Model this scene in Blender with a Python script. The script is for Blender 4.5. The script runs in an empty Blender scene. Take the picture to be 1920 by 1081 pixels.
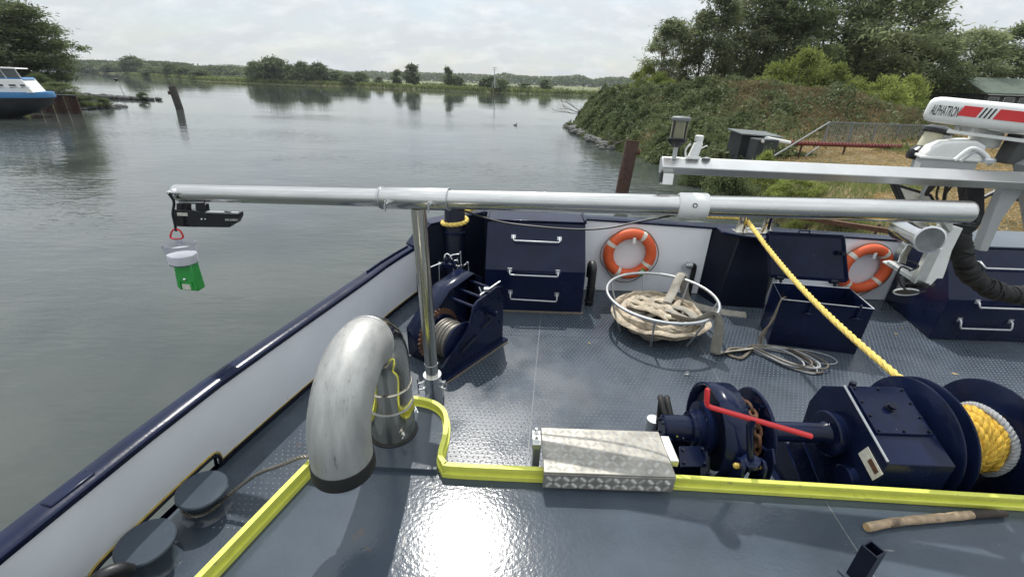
import bpy, bmesh, math, random
import numpy as np
from mathutils import Matrix, Vector
R = math.radians
scene = bpy.context.scene
col = scene.collection
# ------------------------------------------------------------------ camera
F, H = 820.0, 2.76                         # focal length in photo pixels, eye height above the deck
ROLL = R(1.96)
PITCH = math.atan((540.5 - 155.2) * math.cos(ROLL) / F)
cR, sR, cP, sP = math.cos(ROLL), math.sin(ROLL), math.cos(PITCH), math.sin(PITCH)
cd = bpy.data.cameras.new('camera')
cd.sensor_width = 36.0
cd.lens = F / 1920 * 36
cd.clip_start = 0.02
cd.clip_end = 9000
cam = bpy.data.objects.new('camera', cd)
col.objects.link(cam)
right = Vector((cR, sR * sP, sR * cP)); up = Vector((-sR, cR * sP, cR * cP)); back = Vector((0, -cP, sP))
cm = Matrix((right, up, back)).transposed().to_4x4()
cm.translation = Vector((0, 0, H))
cam.matrix_world = cm
scene.camera = cam
# ------------------------------------------------------------------ light
SUN_EL, SUN_AZ = R(55.4), R(-7.8)          # azimuth measured from +Y towards +X
SKY_STRENGTH = 0.10
w = bpy.data.worlds.new('World'); scene.world = w; w.use_nodes = True
nt = w.node_tree; nt.nodes.clear()
def N(nt, t, **kw):
    n = nt.nodes.new(t)
    for k, v in kw.items():
        setattr(n, k, v)
    return n
sky = N(nt, 'ShaderNodeTexSky', sky_type='NISHITA', sun_disc=False, sun_elevation=SUN_EL, sun_rotation=SUN_AZ,
        air_density=1.0, dust_density=1.0, ozone_density=1.2)
tc = N(nt, 'ShaderNodeTexCoord')
sep = N(nt, 'ShaderNodeSeparateXYZ'); nt.links.new(tc.outputs['Generated'], sep.inputs[0])
# project the view direction on a flat cloud layer: xy / (z + 0.12)
zz = N(nt, 'ShaderNodeMath', operation='MAXIMUM'); nt.links.new(sep.outputs[2], zz.inputs[0]); zz.inputs[1].default_value = 0.0
za = N(nt, 'ShaderNodeMath', operation='ADD'); nt.links.new(zz.outputs[0], za.inputs[0]); za.inputs[1].default_value = 0.42
dv = N(nt, 'ShaderNodeVectorMath', operation='DIVIDE')
cmb = N(nt, 'ShaderNodeCombineXYZ')
for i in range(3): nt.links.new(za.outputs[0], cmb.inputs[i])
nt.links.new(tc.outputs['Generated'], dv.inputs[0]); nt.links.new(cmb.outputs[0], dv.inputs[1])
mp = N(nt, 'ShaderNodeMapping'); mp.inputs['Scale'].default_value = (2.1, 2.9, 0.0); mp.inputs['Location'].default_value = (0.4, 1.7, 0)
nt.links.new(dv.outputs[0], mp.inputs[0])
n1 = N(nt, 'ShaderNodeTexNoise'); n1.inputs['Scale'].default_value = 1.25; n1.inputs['Detail'].default_value = 9; n1.inputs['Roughness'].default_value = 0.58
nt.links.new(mp.outputs[0], n1.inputs[0])
n2 = N(nt, 'ShaderNodeTexNoise'); n2.inputs['Scale'].default_value = 3.1; n2.inputs['Detail'].default_value = 8; n2.inputs['Roughness'].default_value = 0.6
nt.links.new(mp.outputs[0], n2.inputs[0])
r1 = N(nt, 'ShaderNodeValToRGB'); r1.color_ramp.elements[0].position = 0.36; r1.color_ramp.elements[1].position = 0.60
r1.color_ramp.elements[0].color = (.58, .58, .58, 1); r1.color_ramp.elements[1].color = (1, 1, 1, 1)
nt.links.new(n1.outputs['Fac'], r1.inputs[0])
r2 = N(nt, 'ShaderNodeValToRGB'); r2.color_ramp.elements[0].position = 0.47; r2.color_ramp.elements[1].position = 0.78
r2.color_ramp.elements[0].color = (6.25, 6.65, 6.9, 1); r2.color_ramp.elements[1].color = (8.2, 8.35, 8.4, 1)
nt.links.new(n2.outputs['Fac'], r2.inputs[0])
mx = N(nt, 'ShaderNodeMix', data_type='RGBA')
nt.links.new(r1.outputs[0], mx.inputs[0]); nt.links.new(sky.outputs[0], mx.inputs[6]); nt.links.new(r2.outputs[0], mx.inputs[7])
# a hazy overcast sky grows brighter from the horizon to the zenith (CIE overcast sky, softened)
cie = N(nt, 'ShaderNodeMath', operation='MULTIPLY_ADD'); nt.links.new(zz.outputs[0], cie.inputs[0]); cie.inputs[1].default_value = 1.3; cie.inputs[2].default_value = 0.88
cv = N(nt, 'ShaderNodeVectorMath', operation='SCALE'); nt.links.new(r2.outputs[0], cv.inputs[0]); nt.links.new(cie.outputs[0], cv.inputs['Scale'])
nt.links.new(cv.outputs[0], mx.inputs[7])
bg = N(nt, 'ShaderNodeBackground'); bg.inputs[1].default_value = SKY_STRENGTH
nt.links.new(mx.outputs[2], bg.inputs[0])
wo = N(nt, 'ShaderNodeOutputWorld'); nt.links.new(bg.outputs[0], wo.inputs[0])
sd = bpy.data.lights.new('sun', 'SUN'); sd.energy = 3.3; sd.angle = R(0.6); sd.color = (1.0, 0.965, 0.91)
sun = bpy.data.objects.new('sun', sd); col.objects.link(sun)
sdir = Vector((math.sin(SUN_AZ) * math.cos(SUN_EL), math.cos(SUN_AZ) * math.cos(SUN_EL), math.sin(SUN_EL)))
sun.rotation_euler = sdir.to_track_quat('Z', 'Y').to_euler(); sun.location = sdir * 60
scene.view_settings.view_transform = 'Standard'; scene.view_settings.look = 'None'
scene.view_settings.exposure = 0.22; scene.view_settings.gamma = 1.0; scene.view_settings.use_curve_mapping = False

# ------------------------------------------------------------------ photo pixel -> place
def ray(px, py):
    x = px - 960; u = 540.5 - py
    x2 = x * cR - u * sR; u2 = x * sR + u * cR
    return Vector((x2, F * cP + u2 * sP, -F * sP + u2 * cP))
def PZ(px, py, z=0.0):                     # the point of that pixel on a level surface
    d = ray(px, py); t = (z - H) / d.z; return Vector((d.x * t, d.y * t, z))
def PY(px, py, y):                         # the point of that pixel on an upright plane facing aft
    d = ray(px, py); t = y / d.y; return Vector((d.x * t, y, H + d.z * t))
V = Vector
# ------------------------------------------------------------------ materials
MATS = {}
def mat(name, c, rough=0.5, metal=0.0, var=0.12, vs=6.0, bump=0.0, bs=60.0, rvar=0.0, coat=0.0, stretch=(1, 1, 1), spec=0.5,
        wear=None, ws=4.0, wamt=0.62, wsoft=0.06, spots=()):
    m = bpy.data.materials.new(name); m.use_nodes = True
    t = m.node_tree; b = t.nodes['Principled BSDF']
    g = N(t, 'ShaderNodeNewGeometry')
    mpn = N(t, 'ShaderNodeMapping'); mpn.inputs['Scale'].default_value = stretch
    t.links.new(g.outputs['Position'], mpn.inputs[0])
    no = N(t, 'ShaderNodeTexNoise'); no.inputs['Scale'].default_value = vs; no.inputs['Detail'].default_value = 6; no.inputs['Roughness'].default_value = .62
    t.links.new(mpn.outputs[0], no.inputs[0])
    rp = N(t, 'ShaderNodeValToRGB'); rp.color_ramp.elements[0].position = .3; rp.color_ramp.elements[1].position = .7
    rp.color_ramp.elements[0].color = tuple(x * (1 - var) for x in c) + (1,)
    rp.color_ramp.elements[1].color = tuple(min(1, x * (1 + var)) for x in c) + (1,)
    t.links.new(no.outputs['Fac'], rp.inputs[0])
    outc = rp.outputs[0]
    if wear is not None:
        wn = N(t, 'ShaderNodeTexNoise'); wn.inputs['Scale'].default_value = ws; wn.inputs['Detail'].default_value = 9; wn.inputs['Roughness'].default_value = .7
        t.links.new(mpn.outputs[0], wn.inputs[0])
        wr = N(t, 'ShaderNodeMapRange'); wr.inputs[1].default_value = wamt; wr.inputs[2].default_value = wamt + wsoft
        t.links.new(wn.outputs['Fac'], wr.inputs[0])
        wm = N(t, 'ShaderNodeMix', data_type='RGBA')
        t.links.new(wr.outputs[0], wm.inputs[0]); t.links.new(outc, wm.inputs[6]); wm.inputs[7].default_value = tuple(wear) + (1,)
        outc = wm.outputs[2]
    for sc_, sth, ssf, scol, sstr in spots:      # further stains, chips and runs, each with its own stretch
        sm_ = N(t, 'ShaderNodeMapping'); sm_.inputs['Scale'].default_value = sstr; sm_.inputs['Location'].default_value = (sc_ * .37, sc_ * .11, .5)
        t.links.new(g.outputs['Position'], sm_.inputs[0])
        wn = N(t, 'ShaderNodeTexNoise'); wn.inputs['Scale'].default_value = sc_; wn.inputs['Detail'].default_value = 7; wn.inputs['Roughness'].default_value = .62
        t.links.new(sm_.outputs[0], wn.inputs[0])
        wr = N(t, 'ShaderNodeMapRange'); wr.inputs[1].default_value = sth; wr.inputs[2].default_value = sth + ssf
        t.links.new(wn.outputs['Fac'], wr.inputs[0])
        wm = N(t, 'ShaderNodeMix', data_type='RGBA'); t.links.new(wr.outputs[0], wm.inputs[0]); t.links.new(outc, wm.inputs[6]); wm.inputs[7].default_value = tuple(scol) + (1,)
        outc = wm.outputs[2]
    t.links.new(outc, b.inputs['Base Color'])
    b.inputs['Metallic'].default_value = metal
    b.inputs['Roughness'].default_value = rough
    b.inputs['Specular IOR Level'].default_value = spec
    if coat: b.inputs['Coat Weight'].default_value = coat; b.inputs['Coat Roughness'].default_value = .12
    if rvar:
        n3 = N(t, 'ShaderNodeTexNoise'); n3.inputs['Scale'].default_value = vs * .7; n3.inputs['Detail'].default_value = 5
        t.links.new(mpn.outputs[0], n3.inputs[0])
        mr = N(t, 'ShaderNodeMapRange'); mr.inputs[1].default_value = .3; mr.inputs[2].default_value = .7
        mr.inputs[3].default_value = max(.02, rough - rvar); mr.inputs[4].default_value = min(1, rough + rvar)
        t.links.new(n3.outputs['Fac'], mr.inputs[0]); t.links.new(mr.outputs[0], b.inputs['Roughness'])
    if bump:
        bn = N(t, 'ShaderNodeTexNoise'); bn.inputs['Scale'].default_value = bs; bn.inputs['Detail'].default_value = 4
        t.links.new(mpn.outputs[0], bn.inputs[0])
        bp = N(t, 'ShaderNodeBump'); bp.inputs['Strength'].default_value = 1.0; bp.inputs['Distance'].default_value = bump
        t.links.new(bn.outputs['Fac'], bp.inputs['Height']); t.links.new(bp.outputs[0], b.inputs['Normal'])
    MATS[name] = m
    return m
def leafmat(name, c1, c2, trans=.35, rough=.55):
    m = bpy.data.materials.new(name); m.use_nodes = True
    t = m.node_tree; b = t.nodes['Principled BSDF']; o = t.nodes['Material Output']
    g = N(t, 'ShaderNodeNewGeometry')
    rp = N(t, 'ShaderNodeValToRGB'); rp.color_ramp.elements[0].color = tuple(c1) + (1,); rp.color_ramp.elements[1].color = tuple(c2) + (1,)
    no = N(t, 'ShaderNodeTexNoise'); no.inputs['Scale'].default_value = .45; no.inputs['Detail'].default_value = 4
    t.links.new(g.outputs['Position'], no.inputs[0])
    ad = N(t, 'ShaderNodeMath', operation='MULTIPLY_ADD'); ad.inputs[1].default_value = .55
    t.links.new(g.outputs['Random Per Island'], ad.inputs[0])
    sb = N(t, 'ShaderNodeMath', operation='MULTIPLY_ADD'); sb.inputs[1].default_value = 1.4; sb.inputs[2].default_value = -.45
    t.links.new(no.outputs['Fac'], sb.inputs[0]); t.links.new(sb.outputs[0], ad.inputs[2])
    t.links.new(ad.outputs[0], rp.inputs[0])
    oi = N(t, 'ShaderNodeObjectInfo'); mv = N(t, 'ShaderNodeMapRange'); mv.inputs[3].default_value = .78; mv.inputs[4].default_value = 1.28; t.links.new(oi.outputs['Random'], mv.inputs[0])
    h2 = N(t, 'ShaderNodeHueSaturation'); t.links.new(mv.outputs[0], h2.inputs['Value']); t.links.new(rp.outputs[0], h2.inputs['Color']); rp = h2
    t.links.new(rp.outputs[0], b.inputs['Base Color']); b.inputs['Roughness'].default_value = rough; b.inputs['Specular IOR Level'].default_value = .2
    tr = N(t, 'ShaderNodeBsdfTranslucent')
    hs = N(t, 'ShaderNodeHueSaturation'); hs.inputs['Value'].default_value = 1.5; hs.inputs['Saturation'].default_value = 1.1
    t.links.new(rp.outputs[0], hs.inputs['Color']); t.links.new(hs.outputs[0], tr.inputs[0])
    ms = N(t, 'ShaderNodeMixShader'); ms.inputs[0].default_value = trans
    t.links.new(b.outputs[0], ms.inputs[1]); t.links.new(tr.outputs[0], ms.inputs[2]); t.links.new(ms.outputs[0], o.inputs[0])
    MATS[name] = m
    return m
M_ = MATS
mat('stud', (.088, .106, .124), .32, var=.35, vs=4)
mat('deck', (.046, .060, .079), .27, var=.24, vs=2.2, bump=.0016, bs=55, rvar=.15, wear=(.085, .10, .115), ws=5, wamt=.64, wsoft=.06, spots=((26, .70, .03, (.12, .125, .125), (1, 1, 1)), (9, .71, .02, (.10, .055, .03), (1, 1, 1)), (3.5, .68, .04, (.10, .115, .12), (.25, 5, 1)), (1.3, .58, .12, (.034, .045, .060), (1, 1, 1))))
mat('roof', (.054, .069, .088), .135, var=.20, vs=1.6, bump=.0010, bs=48, rvar=.035, spec=.38, wear=(.10, .11, .11), ws=2.3, wamt=.68, wsoft=.05, spots=((6, .70, .02, (.19, .19, .18), (.35, 3.2, 1)), (7, .71, .02, (.19, .19, .18), (3.0, .4, 1)), (22, .73, .02, (.20, .20, .18), (1, 1, 1)), (2.4, .67, .05, (.11, .085, .06), (1, 1, 1))))
mat('navy', (.0052, .0098, .033), .22, var=.3, vs=3, bump=.0007, bs=26, rvar=.09, coat=.05, spec=.22, wear=(.018, .025, .05), ws=6, wamt=.64, wsoft=.1, spots=((16, .72, .015, (.16, .15, .13), (1, 1, 1)), (5, .70, .04, (.045, .03, .022), (2.2, 2.2, .4))))
mat('navy_dark', (.0045, .007, .018), .40, spec=.3, var=.3, vs=5, bump=.0006, bs=40, wear=(.05, .035, .025), ws=5, wamt=.68, wsoft=.06)
mat('white', (.80, .82, .86), .38, var=.05, vs=1.5, bump=.0006, bs=8, wear=(.62, .61, .58), ws=2.5, wamt=.64, wsoft=.12, spots=((7, .70, .04, (.46, .38, .28), (2.5, 2.5, .22)), (30, .74, .02, (.35, .33, .30), (1, 1, 1))))
mat('white_plastic', (.78, .78, .75), .4, var=.06, vs=10, wear=(.48, .43, .36), ws=9, wamt=.66, wsoft=.07)
mat('yellow', (.62, .64, .10), .5, var=.10, vs=9, bump=.0015, bs=35, wear=(.46, .48, .09), ws=9, wamt=.60, wsoft=.08, spots=((30, .68, .03, (.16, .16, .12), (1, 1, 1)), (5, .67, .04, (.33, .32, .13), (1, 1, 3))))
mat('ochre', (.42, .30, .06), .6, var=.25, vs=20)
mat('steel', (.58, .58, .56), .19, 1.0, var=.10, vs=7, bump=.0003, bs=120, rvar=.06, stretch=(.25, 3, 3))
mat('steel_post', (.55, .53, .47), .22, 1.0, var=.12, vs=7, bump=.0003, bs=120, rvar=.06, stretch=(3, 3, .25))
mat('steel_polished', (.62, .58, .49), .13, 1.0, var=.12, vs=3, bump=.0008, bs=14, rvar=.05, wear=(.34, .29, .2), ws=4, wamt=.62, wsoft=.1)
mat('steel_dull', (.38, .38, .365), .48, .45, var=.20, vs=6, bump=.0009, bs=50, rvar=.10, wear=(.15, .14, .125), ws=11, wamt=.60, wsoft=.10, stretch=(3.2, 1.2, .5), spots=((9, .66, .05, (.42, .42, .40), (4, 1, .3)), (40, .72, .02, (.07, .06, .05), (1, 1, 1))))
mat('weld', (.11, .125, .14), .4, var=.3, vs=20)
mat('galv_old', (.20, .21, .21), .6, .3, var=.25, vs=12)
mat('alu_dirty', (.30, .285, .25), .45, .5, var=.3, vs=9)
mat('chrome', (.75, .75, .74), .16, 1.0, var=.06)
mat('galv', (.50, .52, .53), .42, .8, var=.12, vs=30)
mat('aluminium', (.66, .66, .63), .36, .85, var=.12, vs=12, wear=(.40, .38, .33), ws=7, wamt=.62, wsoft=.12)
mat('grey_paint', (.42, .43, .43), .42, var=.08, vs=5)
mat('beam_paint', (.62, .62, .61), .34, .85, var=.08, vs=5, wear=(.45, .42, .36), ws=6, wamt=.66)
mat('black', (.012, .012, .014), .45, var=.3, vs=20)
mat('black_gloss', (.010, .010, .013), .22, var=.2, vs=20)
mat('head_grey', (.10, .10, .10), .5, var=.15, vs=6)
mat('rubber', (.012, .012, .012), .7, var=.3, vs=30, bump=.001, bs=80)
mat('rust', (.10, .045, .022), .8, var=.45, vs=14, bump=.003, bs=50)
mat('rust_dark', (.055, .027, .018), .85, var=.5, vs=8, bump=.004, bs=30)
mat('red', (.62, .022, .025), .35, var=.08, coat=.3)
mat('orange', (.66, .105, .030), .55, var=.10, vs=8, bump=.0006, bs=60)
mat('reflective', (.62, .60, .52), .45, var=.15, vs=40)
mat('green', (.035, .30, .060), .4, var=.1)
mat('canvas', (.42, .355, .265), .9, var=.4, vs=9, bump=.006, bs=40, wear=(.15, .125, .095), ws=6, wamt=.52, wsoft=.14, spots=((14, .60, .06, (.50, .48, .44), (1, 1, 1)), (20, .64, .05, (.10, .085, .065), (1, 1, 1))))
mat('canvas_grey', (.27, .25, .21), .85, var=.3, vs=9, bump=.004, bs=45)
mat('rope_yellow', (.72, .53, .13), .75, var=.22, vs=25, bump=.002, bs=150)
mat('rope_gold', (.60, .38, .045), .75, var=.30, vs=22, bump=.003, bs=120)
mat('rope_grey', (.34, .35, .36), .8, var=.25, vs=40)
mat('rope_brown', (.15, .125, .095), .8, var=.3, vs=40)
mat('wire', (.16, .15, .13), .5, .6, var=.3, vs=60, bump=.001, bs=200)
mat('wood', (.34, .25, .16), .8, var=.35, vs=22, bump=.004, bs=70, wear=(.11, .08, .055), ws=7, wamt=.55, wsoft=.1)
mat('wood_dark', (.035, .026, .020), .85, var=.4, vs=15, bump=.004, bs=60)
mat('wood_end', (.52, .34, .17), .8, var=.3, vs=60)
mat('pile_wood', (.035, .030, .026), .85, var=.5, vs=6, bump=.01, bs=18)
mat('barge_hull', (.022, .023, .027), .5, var=.4, vs=1.5, bump=.002, bs=6, wear=(.055, .05, .05), ws=2)
mat('barge_blue', (.05, .19, .40), .4, var=.12)
mat('window_glass', (.05, .06, .06), .08, var=.2, spec=.8)
mat('mesh_green', (.05, .085, .075), .8, var=.1)
mat('shed_grey', (.028, .032, .034), .7, var=.3, vs=4)
mat('shed_roof', (.11, .125, .125), .6, var=.2, vs=3)
mat('container', (.17, .035, .035), .6, var=.2, vs=3)
mat('pipe_red', (.19, .035, .030), .55, var=.2, vs=3)
mat('roof_green', (.085, .11, .08), .7, var=.2, vs=2)
mat('bark', (.085, .068, .05), .9, var=.35, vs=5, bump=.02, bs=12)
mat('bark_dead', (.20, .17, .14), .9, var=.3, vs=8)
mat('stone', (.10, .10, .095), .85, var=.4, vs=2.5, bump=.03, bs=6)
mat('cream', (.62, .58, .42), .5, var=.1)
leafmat('leaf_willow', (.062, .082, .040), (.235, .255, .140), .45, .65)
leafmat('leaf_dark', (.042, .062, .026), (.165, .190, .092), .42, .65)
leafmat('leaf_light', (.105, .135, .036), (.26, .29, .095), .42, .65)
leafmat('leaf_bramble', (.036, .056, .022), (.190, .215, .105), .30, .6)
leafmat('leaf_dry', (.10, .078, .040), (.23, .18, .095), .25)
leafmat('leaf_reed', (.075, .10, .034), (.19, .21, .085), .35)
leafmat('leaf_far', (.055, .075, .035), (.13, .155, .075), .35)
leafmat('straw', (.24, .17, .075), (.46, .34, .17), .25)
# clear plastic
m = mat('clear_plastic', (.80, .80, .88), .12, var=.02); b = m.node_tree.nodes['Principled BSDF']
b.inputs['Transmission Weight'].default_value = .94; b.inputs['IOR'].default_value = 1.08
m = mat('lens_glass', (.36, .35, .24), .15, var=.1); b = m.node_tree.nodes['Principled BSDF']
b.inputs['Transmission Weight'].default_value = .55; b.inputs['IOR'].default_value = 1.3

def special_ground(name, c1, c2, c3, s1=.35, s2=9):
    m = bpy.data.materials.new(name); m.use_nodes = True; t = m.node_tree; b = t.nodes['Principled BSDF']
    g = N(t, 'ShaderNodeNewGeometry')
    a = N(t, 'ShaderNodeTexNoise'); a.inputs['Scale'].default_value = s1; a.inputs['Detail'].default_value = 7
    c = N(t, 'ShaderNodeTexNoise'); c.inputs['Scale'].default_value = s2; c.inputs['Detail'].default_value = 6; c.inputs['Roughness'].default_value = .7
    for n in (a, c): t.links.new(g.outputs['Position'], n.inputs[0])
    ra = N(t, 'ShaderNodeValToRGB'); ra.color_ramp.elements[0].position = .42; ra.color_ramp.elements[1].position = .60
    ra.color_ramp.elements[0].color = c1 + (1,); ra.color_ramp.elements[1].color = c2 + (1,)
    t.links.new(a.outputs['Fac'], ra.inputs[0])
    rc = N(t, 'ShaderNodeMapRange'); rc.inputs[1].default_value = .35; rc.inputs[2].default_value = .7
    t.links.new(c.outputs['Fac'], rc.inputs[0])
    mm = N(t, 'ShaderNodeMix', data_type='RGBA'); t.links.new(rc.outputs[0], mm.inputs[0]); t.links.new(ra.outputs[0], mm.inputs[6]); mm.inputs[7].default_value = c3 + (1,)
    t.links.new(mm.outputs[2], b.inputs['Base Color']); b.inputs['Roughness'].default_value = .95
    bp = N(t, 'ShaderNodeBump'); bp.inputs['Distance'].default_value = .08; t.links.new(c.outputs['Fac'], bp.inputs['Height']); t.links.new(bp.outputs[0], b.inputs['Normal'])
    MATS[name] = m
special_ground('ground', (.10, .105, .04), (.26, .19, .095), (.17, .13, .07))
special_ground('meadow', (.085, .11, .038), (.20, .18, .075), (.11, .125, .045), .012, .08)
def water_mat():
    m = bpy.data.materials.new('water'); m.use_nodes = True; t = m.node_tree; b = t.nodes['Principled BSDF']
    b.inputs['Base Color'].default_value = (.066, .080, .062, 1); b.inputs['Roughness'].default_value = .03
    b.inputs['IOR'].default_value = 1.333; b.inputs['Specular IOR Level'].default_value = .75
    g = N(t, 'ShaderNodeNewGeometry')
    def layer(scale, sx, sy, detail, rot=0):
        mpn = N(t, 'ShaderNodeMapping'); mpn.inputs['Scale'].default_value = (sx, sy, 1); mpn.inputs['Rotation'].default_value = (0, 0, rot)
        t.links.new(g.outputs['Position'], mpn.inputs[0])
        n = N(t, 'ShaderNodeTexNoise'); n.inputs['Scale'].default_value = scale; n.inputs['Detail'].default_value = detail; n.inputs['Roughness'].default_value = .5
        t.links.new(mpn.outputs[0], n.inputs[0]); return n.outputs['Fac']
    big = layer(.55, .6, 1.2, 2, .25); small = layer(3.6, .5, 1.5, 2.5, -.15); patch = layer(.045, .8, 1.9, 4)
    mr = N(t, 'ShaderNodeMapRange'); mr.inputs[1].default_value = .38; mr.inputs[2].default_value = .62; mr.inputs[3].default_value = .22; mr.inputs[4].default_value = 1.0
    t.links.new(patch, mr.inputs[0])
    # the sheltered basin by the boat is choppier than the wide smooth reach beyond
    spx = N(t, 'ShaderNodeSeparateXYZ'); t.links.new(g.outputs['Position'], spx.inputs[0])
    rc = N(t, 'ShaderNodeMapRange'); rc.inputs[1].default_value = 10; rc.inputs[2].default_value = 60; rc.inputs[3].default_value = 1.0; rc.inputs[4].default_value = .12
    t.links.new(spx.outputs[1], rc.inputs[0])
    m0 = N(t, 'ShaderNodeMath', operation='MULTIPLY'); t.links.new(mr.outputs[0], m0.inputs[0]); t.links.new(rc.outputs[0], m0.inputs[1]); mr = m0
    b0 = N(t, 'ShaderNodeMath', operation='MULTIPLY'); t.links.new(big, b0.inputs[0]); t.links.new(rc.outputs[0], b0.inputs[1]); big = b0.outputs[0]
    ms = N(t, 'ShaderNodeMath', operation='MULTIPLY'); t.links.new(small, ms.inputs[0]); t.links.new(mr.outputs[0], ms.inputs[1])
    ml = N(t, 'ShaderNodeMath', operation='MULTIPLY_ADD'); t.links.new(ms.outputs[0], ml.inputs[0]); ml.inputs[1].default_value = .95; t.links.new(big, ml.inputs[2])
    bp = N(t, 'ShaderNodeBump'); bp.inputs['Strength'].default_value = 1; bp.inputs['Distance'].default_value = .034
    t.links.new(ml.outputs[0], bp.inputs['Height']); t.links.new(bp.outputs[0], b.inputs['Normal'])
    # silty clouds in the water
    sl = layer(.35, 1, 1, 4, .6)
    rp = N(t, 'ShaderNodeValToRGB'); rp.color_ramp.elements[0].position = .35; rp.color_ramp.elements[1].position = .65
    rp.color_ramp.elements[0].color = (.040, .050, .047, 1); rp.color_ramp.elements[1].color = (.066, .075, .068, 1)
    t.links.new(sl, rp.inputs[0]); t.links.new(rp.outputs[0], b.inputs['Base Color'])
    MATS['water'] = m
water_mat()

# ------------------------------------------------------------------ mesh builder
def frame_of(d):
    d = V(d).normalized(); a = V((0, 0, 1)) if abs(d.z) < .95 else V((0, 1, 0))
    x = a.cross(d).normalized(); y = d.cross(x).normalized(); return x, y, d
class MB:
    def __init__(s): s.v = []; s.f = []
    def add(s, vs, fs):
        o = len(s.v); s.v += [tuple(x) for x in vs]; s.f += [tuple(i + o for i in f) for f in fs]; return s
    def obox(s, p, a, b, c):              # corner and three edge vectors
        p, a, b, c = V(p), V(a), V(b), V(c)
        vs = [p, p + a, p + a + b, p + b, p + c, p + a + c, p + a + b + c, p + b + c]
        fs = [(0, 3, 2, 1), (4, 5, 6, 7), (0, 1, 5, 4), (1, 2, 6, 5), (2, 3, 7, 6), (3, 0, 4, 7)]
        if a.cross(b).dot(c) < 0: fs = [f[::-1] for f in fs]
        return s.add(vs, fs)
    def box(s, c, sz, rz=0):
        c = V(c); q = Matrix.Rotation(rz, 3, 'Z')
        a, b, d = q @ V((sz[0], 0, 0)), q @ V((0, sz[1], 0)), V((0, 0, sz[2]))
        return s.obox(c - (a + b + d) / 2, a, b, d)
    def bar(s, p0, p1, wd, ht=None):      # rectangular bar along a line
        ht = wd if ht is None else ht
        p0, p1 = V(p0), V(p1); x, y, d = frame_of(p1 - p0)
        return s.obox(p0 - x * wd / 2 - y * ht / 2, x * wd, y * ht, p1 - p0)
    def prism(s, poly, vec):
        poly = [V(p) for p in poly]; vec = V(vec); n = len(poly)
        nrm = sum(((poly[i] - poly[0]).cross(poly[(i + 1) % n] - poly[0]) for i in range(n)), V((0, 0, 0)))
        if nrm.dot(vec) > 0: poly = poly[::-1]
        vs = poly + [p + vec for p in poly]
        fs = [tuple(range(n)), tuple(range(2 * n - 1, n - 1, -1))]
        fs += [(i, n + i, n + (i + 1) % n, (i + 1) % n) for i in range(n)]
        return s.add(vs, [f[::1] for f in fs])
    def cyl(s, p0, p1, r0, r1=None, n=16, caps=True):
        return s.tube([p0, p1], [r0, r0 if r1 is None else r1], n, caps=caps)
    def tube(s, pts, r, n=8, closed=False, caps=True, flat=None, upv=None):
        pts = [V(p) for p in pts]; k = len(pts)
        rs = r if isinstance(r, (list, tuple)) else [r] * k
        tan = []
        for i in range(k):
            a = pts[(i - 1) % k] if (closed or i > 0) else pts[0]; c = pts[(i + 1) % k] if (closed or i < k - 1) else pts[-1]
            d = c - a; tan.append(d.normalized() if d.length > 1e-9 else V((0, 0, 1)))
        x, y, _ = frame_of(tan[0])
        vs = []
        for i in range(k):
            if upv is not None:
                x = V(upv).cross(tan[i]); x = x.normalized() if x.length > 1e-6 else V((1, 0, 0))
            else:
                x = (x - tan[i] * x.dot(tan[i])); x = x.normalized() if x.length > 1e-6 else frame_of(tan[i])[0]
            y = tan[i].cross(x)
            fx, fy = (1, 1) if flat is None else flat
            for j in range(n):
                a = 2 * math.pi * j / n
                vs.append(pts[i] + x * (rs[i] * fx * math.cos(a)) + y * (rs[i] * fy * math.sin(a)))
        fs = []
        for i in range(k if closed else k - 1):
            i2 = (i + 1) % k
            for j in range(n):
                j2 = (j + 1) % n
                fs.append((i * n + j, i * n + j2, i2 * n + j2, i2 * n + j))
        if caps and not closed:
            fs.append(tuple(range(n - 1, -1, -1))); fs.append(tuple((k - 1) * n + j for j in range(n)))
        return s.add(vs, fs)
    def lathe(s, prof, p0, axis, n=24):   # prof: (radius, height) from bottom to top
        p0 = V(p0); x, y, d = frame_of(axis); vs = []; fs = []
        for r_, h_ in prof:
            for j in range(n):
                a = 2 * math.pi * j / n; vs.append(p0 + d * h_ + x * (r_ * math.cos(a)) + y * (r_ * math.sin(a)))
        k = len(prof)
        for i in range(k - 1):
            for j in range(n):
                j2 = (j + 1) % n; fs.append((i * n + j, i * n + j2, (i + 1) * n + j2, (i + 1) * n + j))
        if prof[0][0] > 1e-6: fs.append(tuple(range(n - 1, -1, -1)))
        if prof[-1][0] > 1e-6: fs.append(tuple((k - 1) * n + j for j in range(n)))
        return s.add(vs, fs)
    def torus(s, c, axis, Rm, r, nR=32, nr=8, a0=0, a1=2 * math.pi, flat=None):
        c = V(c); x, y, d = frame_of(axis); full = abs(a1 - a0 - 2 * math.pi) < 1e-6
        m_ = nR if full else nR + 1
        pts = [c + x * Rm * math.cos(a0 + (a1 - a0) * i / nR) + y * Rm * math.sin(a0 + (a1 - a0) * i / nR) for i in range(m_)]
        return s.tube(pts, r, nr, closed=full, flat=flat, upv=d if flat else None)
    def sphere(s, c, r, n=12, sc=(1, 1, 1)):
        c = V(c); m_ = max(4, n // 2); vs = []; fs = []
        for i in range(m_ + 1):
            t = math.pi * i / m_
            for j in range(n):
                a = 2 * math.pi * j / n
                vs.append(c + V((r * sc[0] * math.sin(t) * math.cos(a), r * sc[1] * math.sin(t) * math.sin(a), -r * sc[2] * math.cos(t))))
        for i in range(m_):
            for j in range(n):
                j2 = (j + 1) % n; fs.append((i * n + j, i * n + j2, (i + 1) * n + j2, (i + 1) * n + j))
        return s.add(vs, fs)
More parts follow.
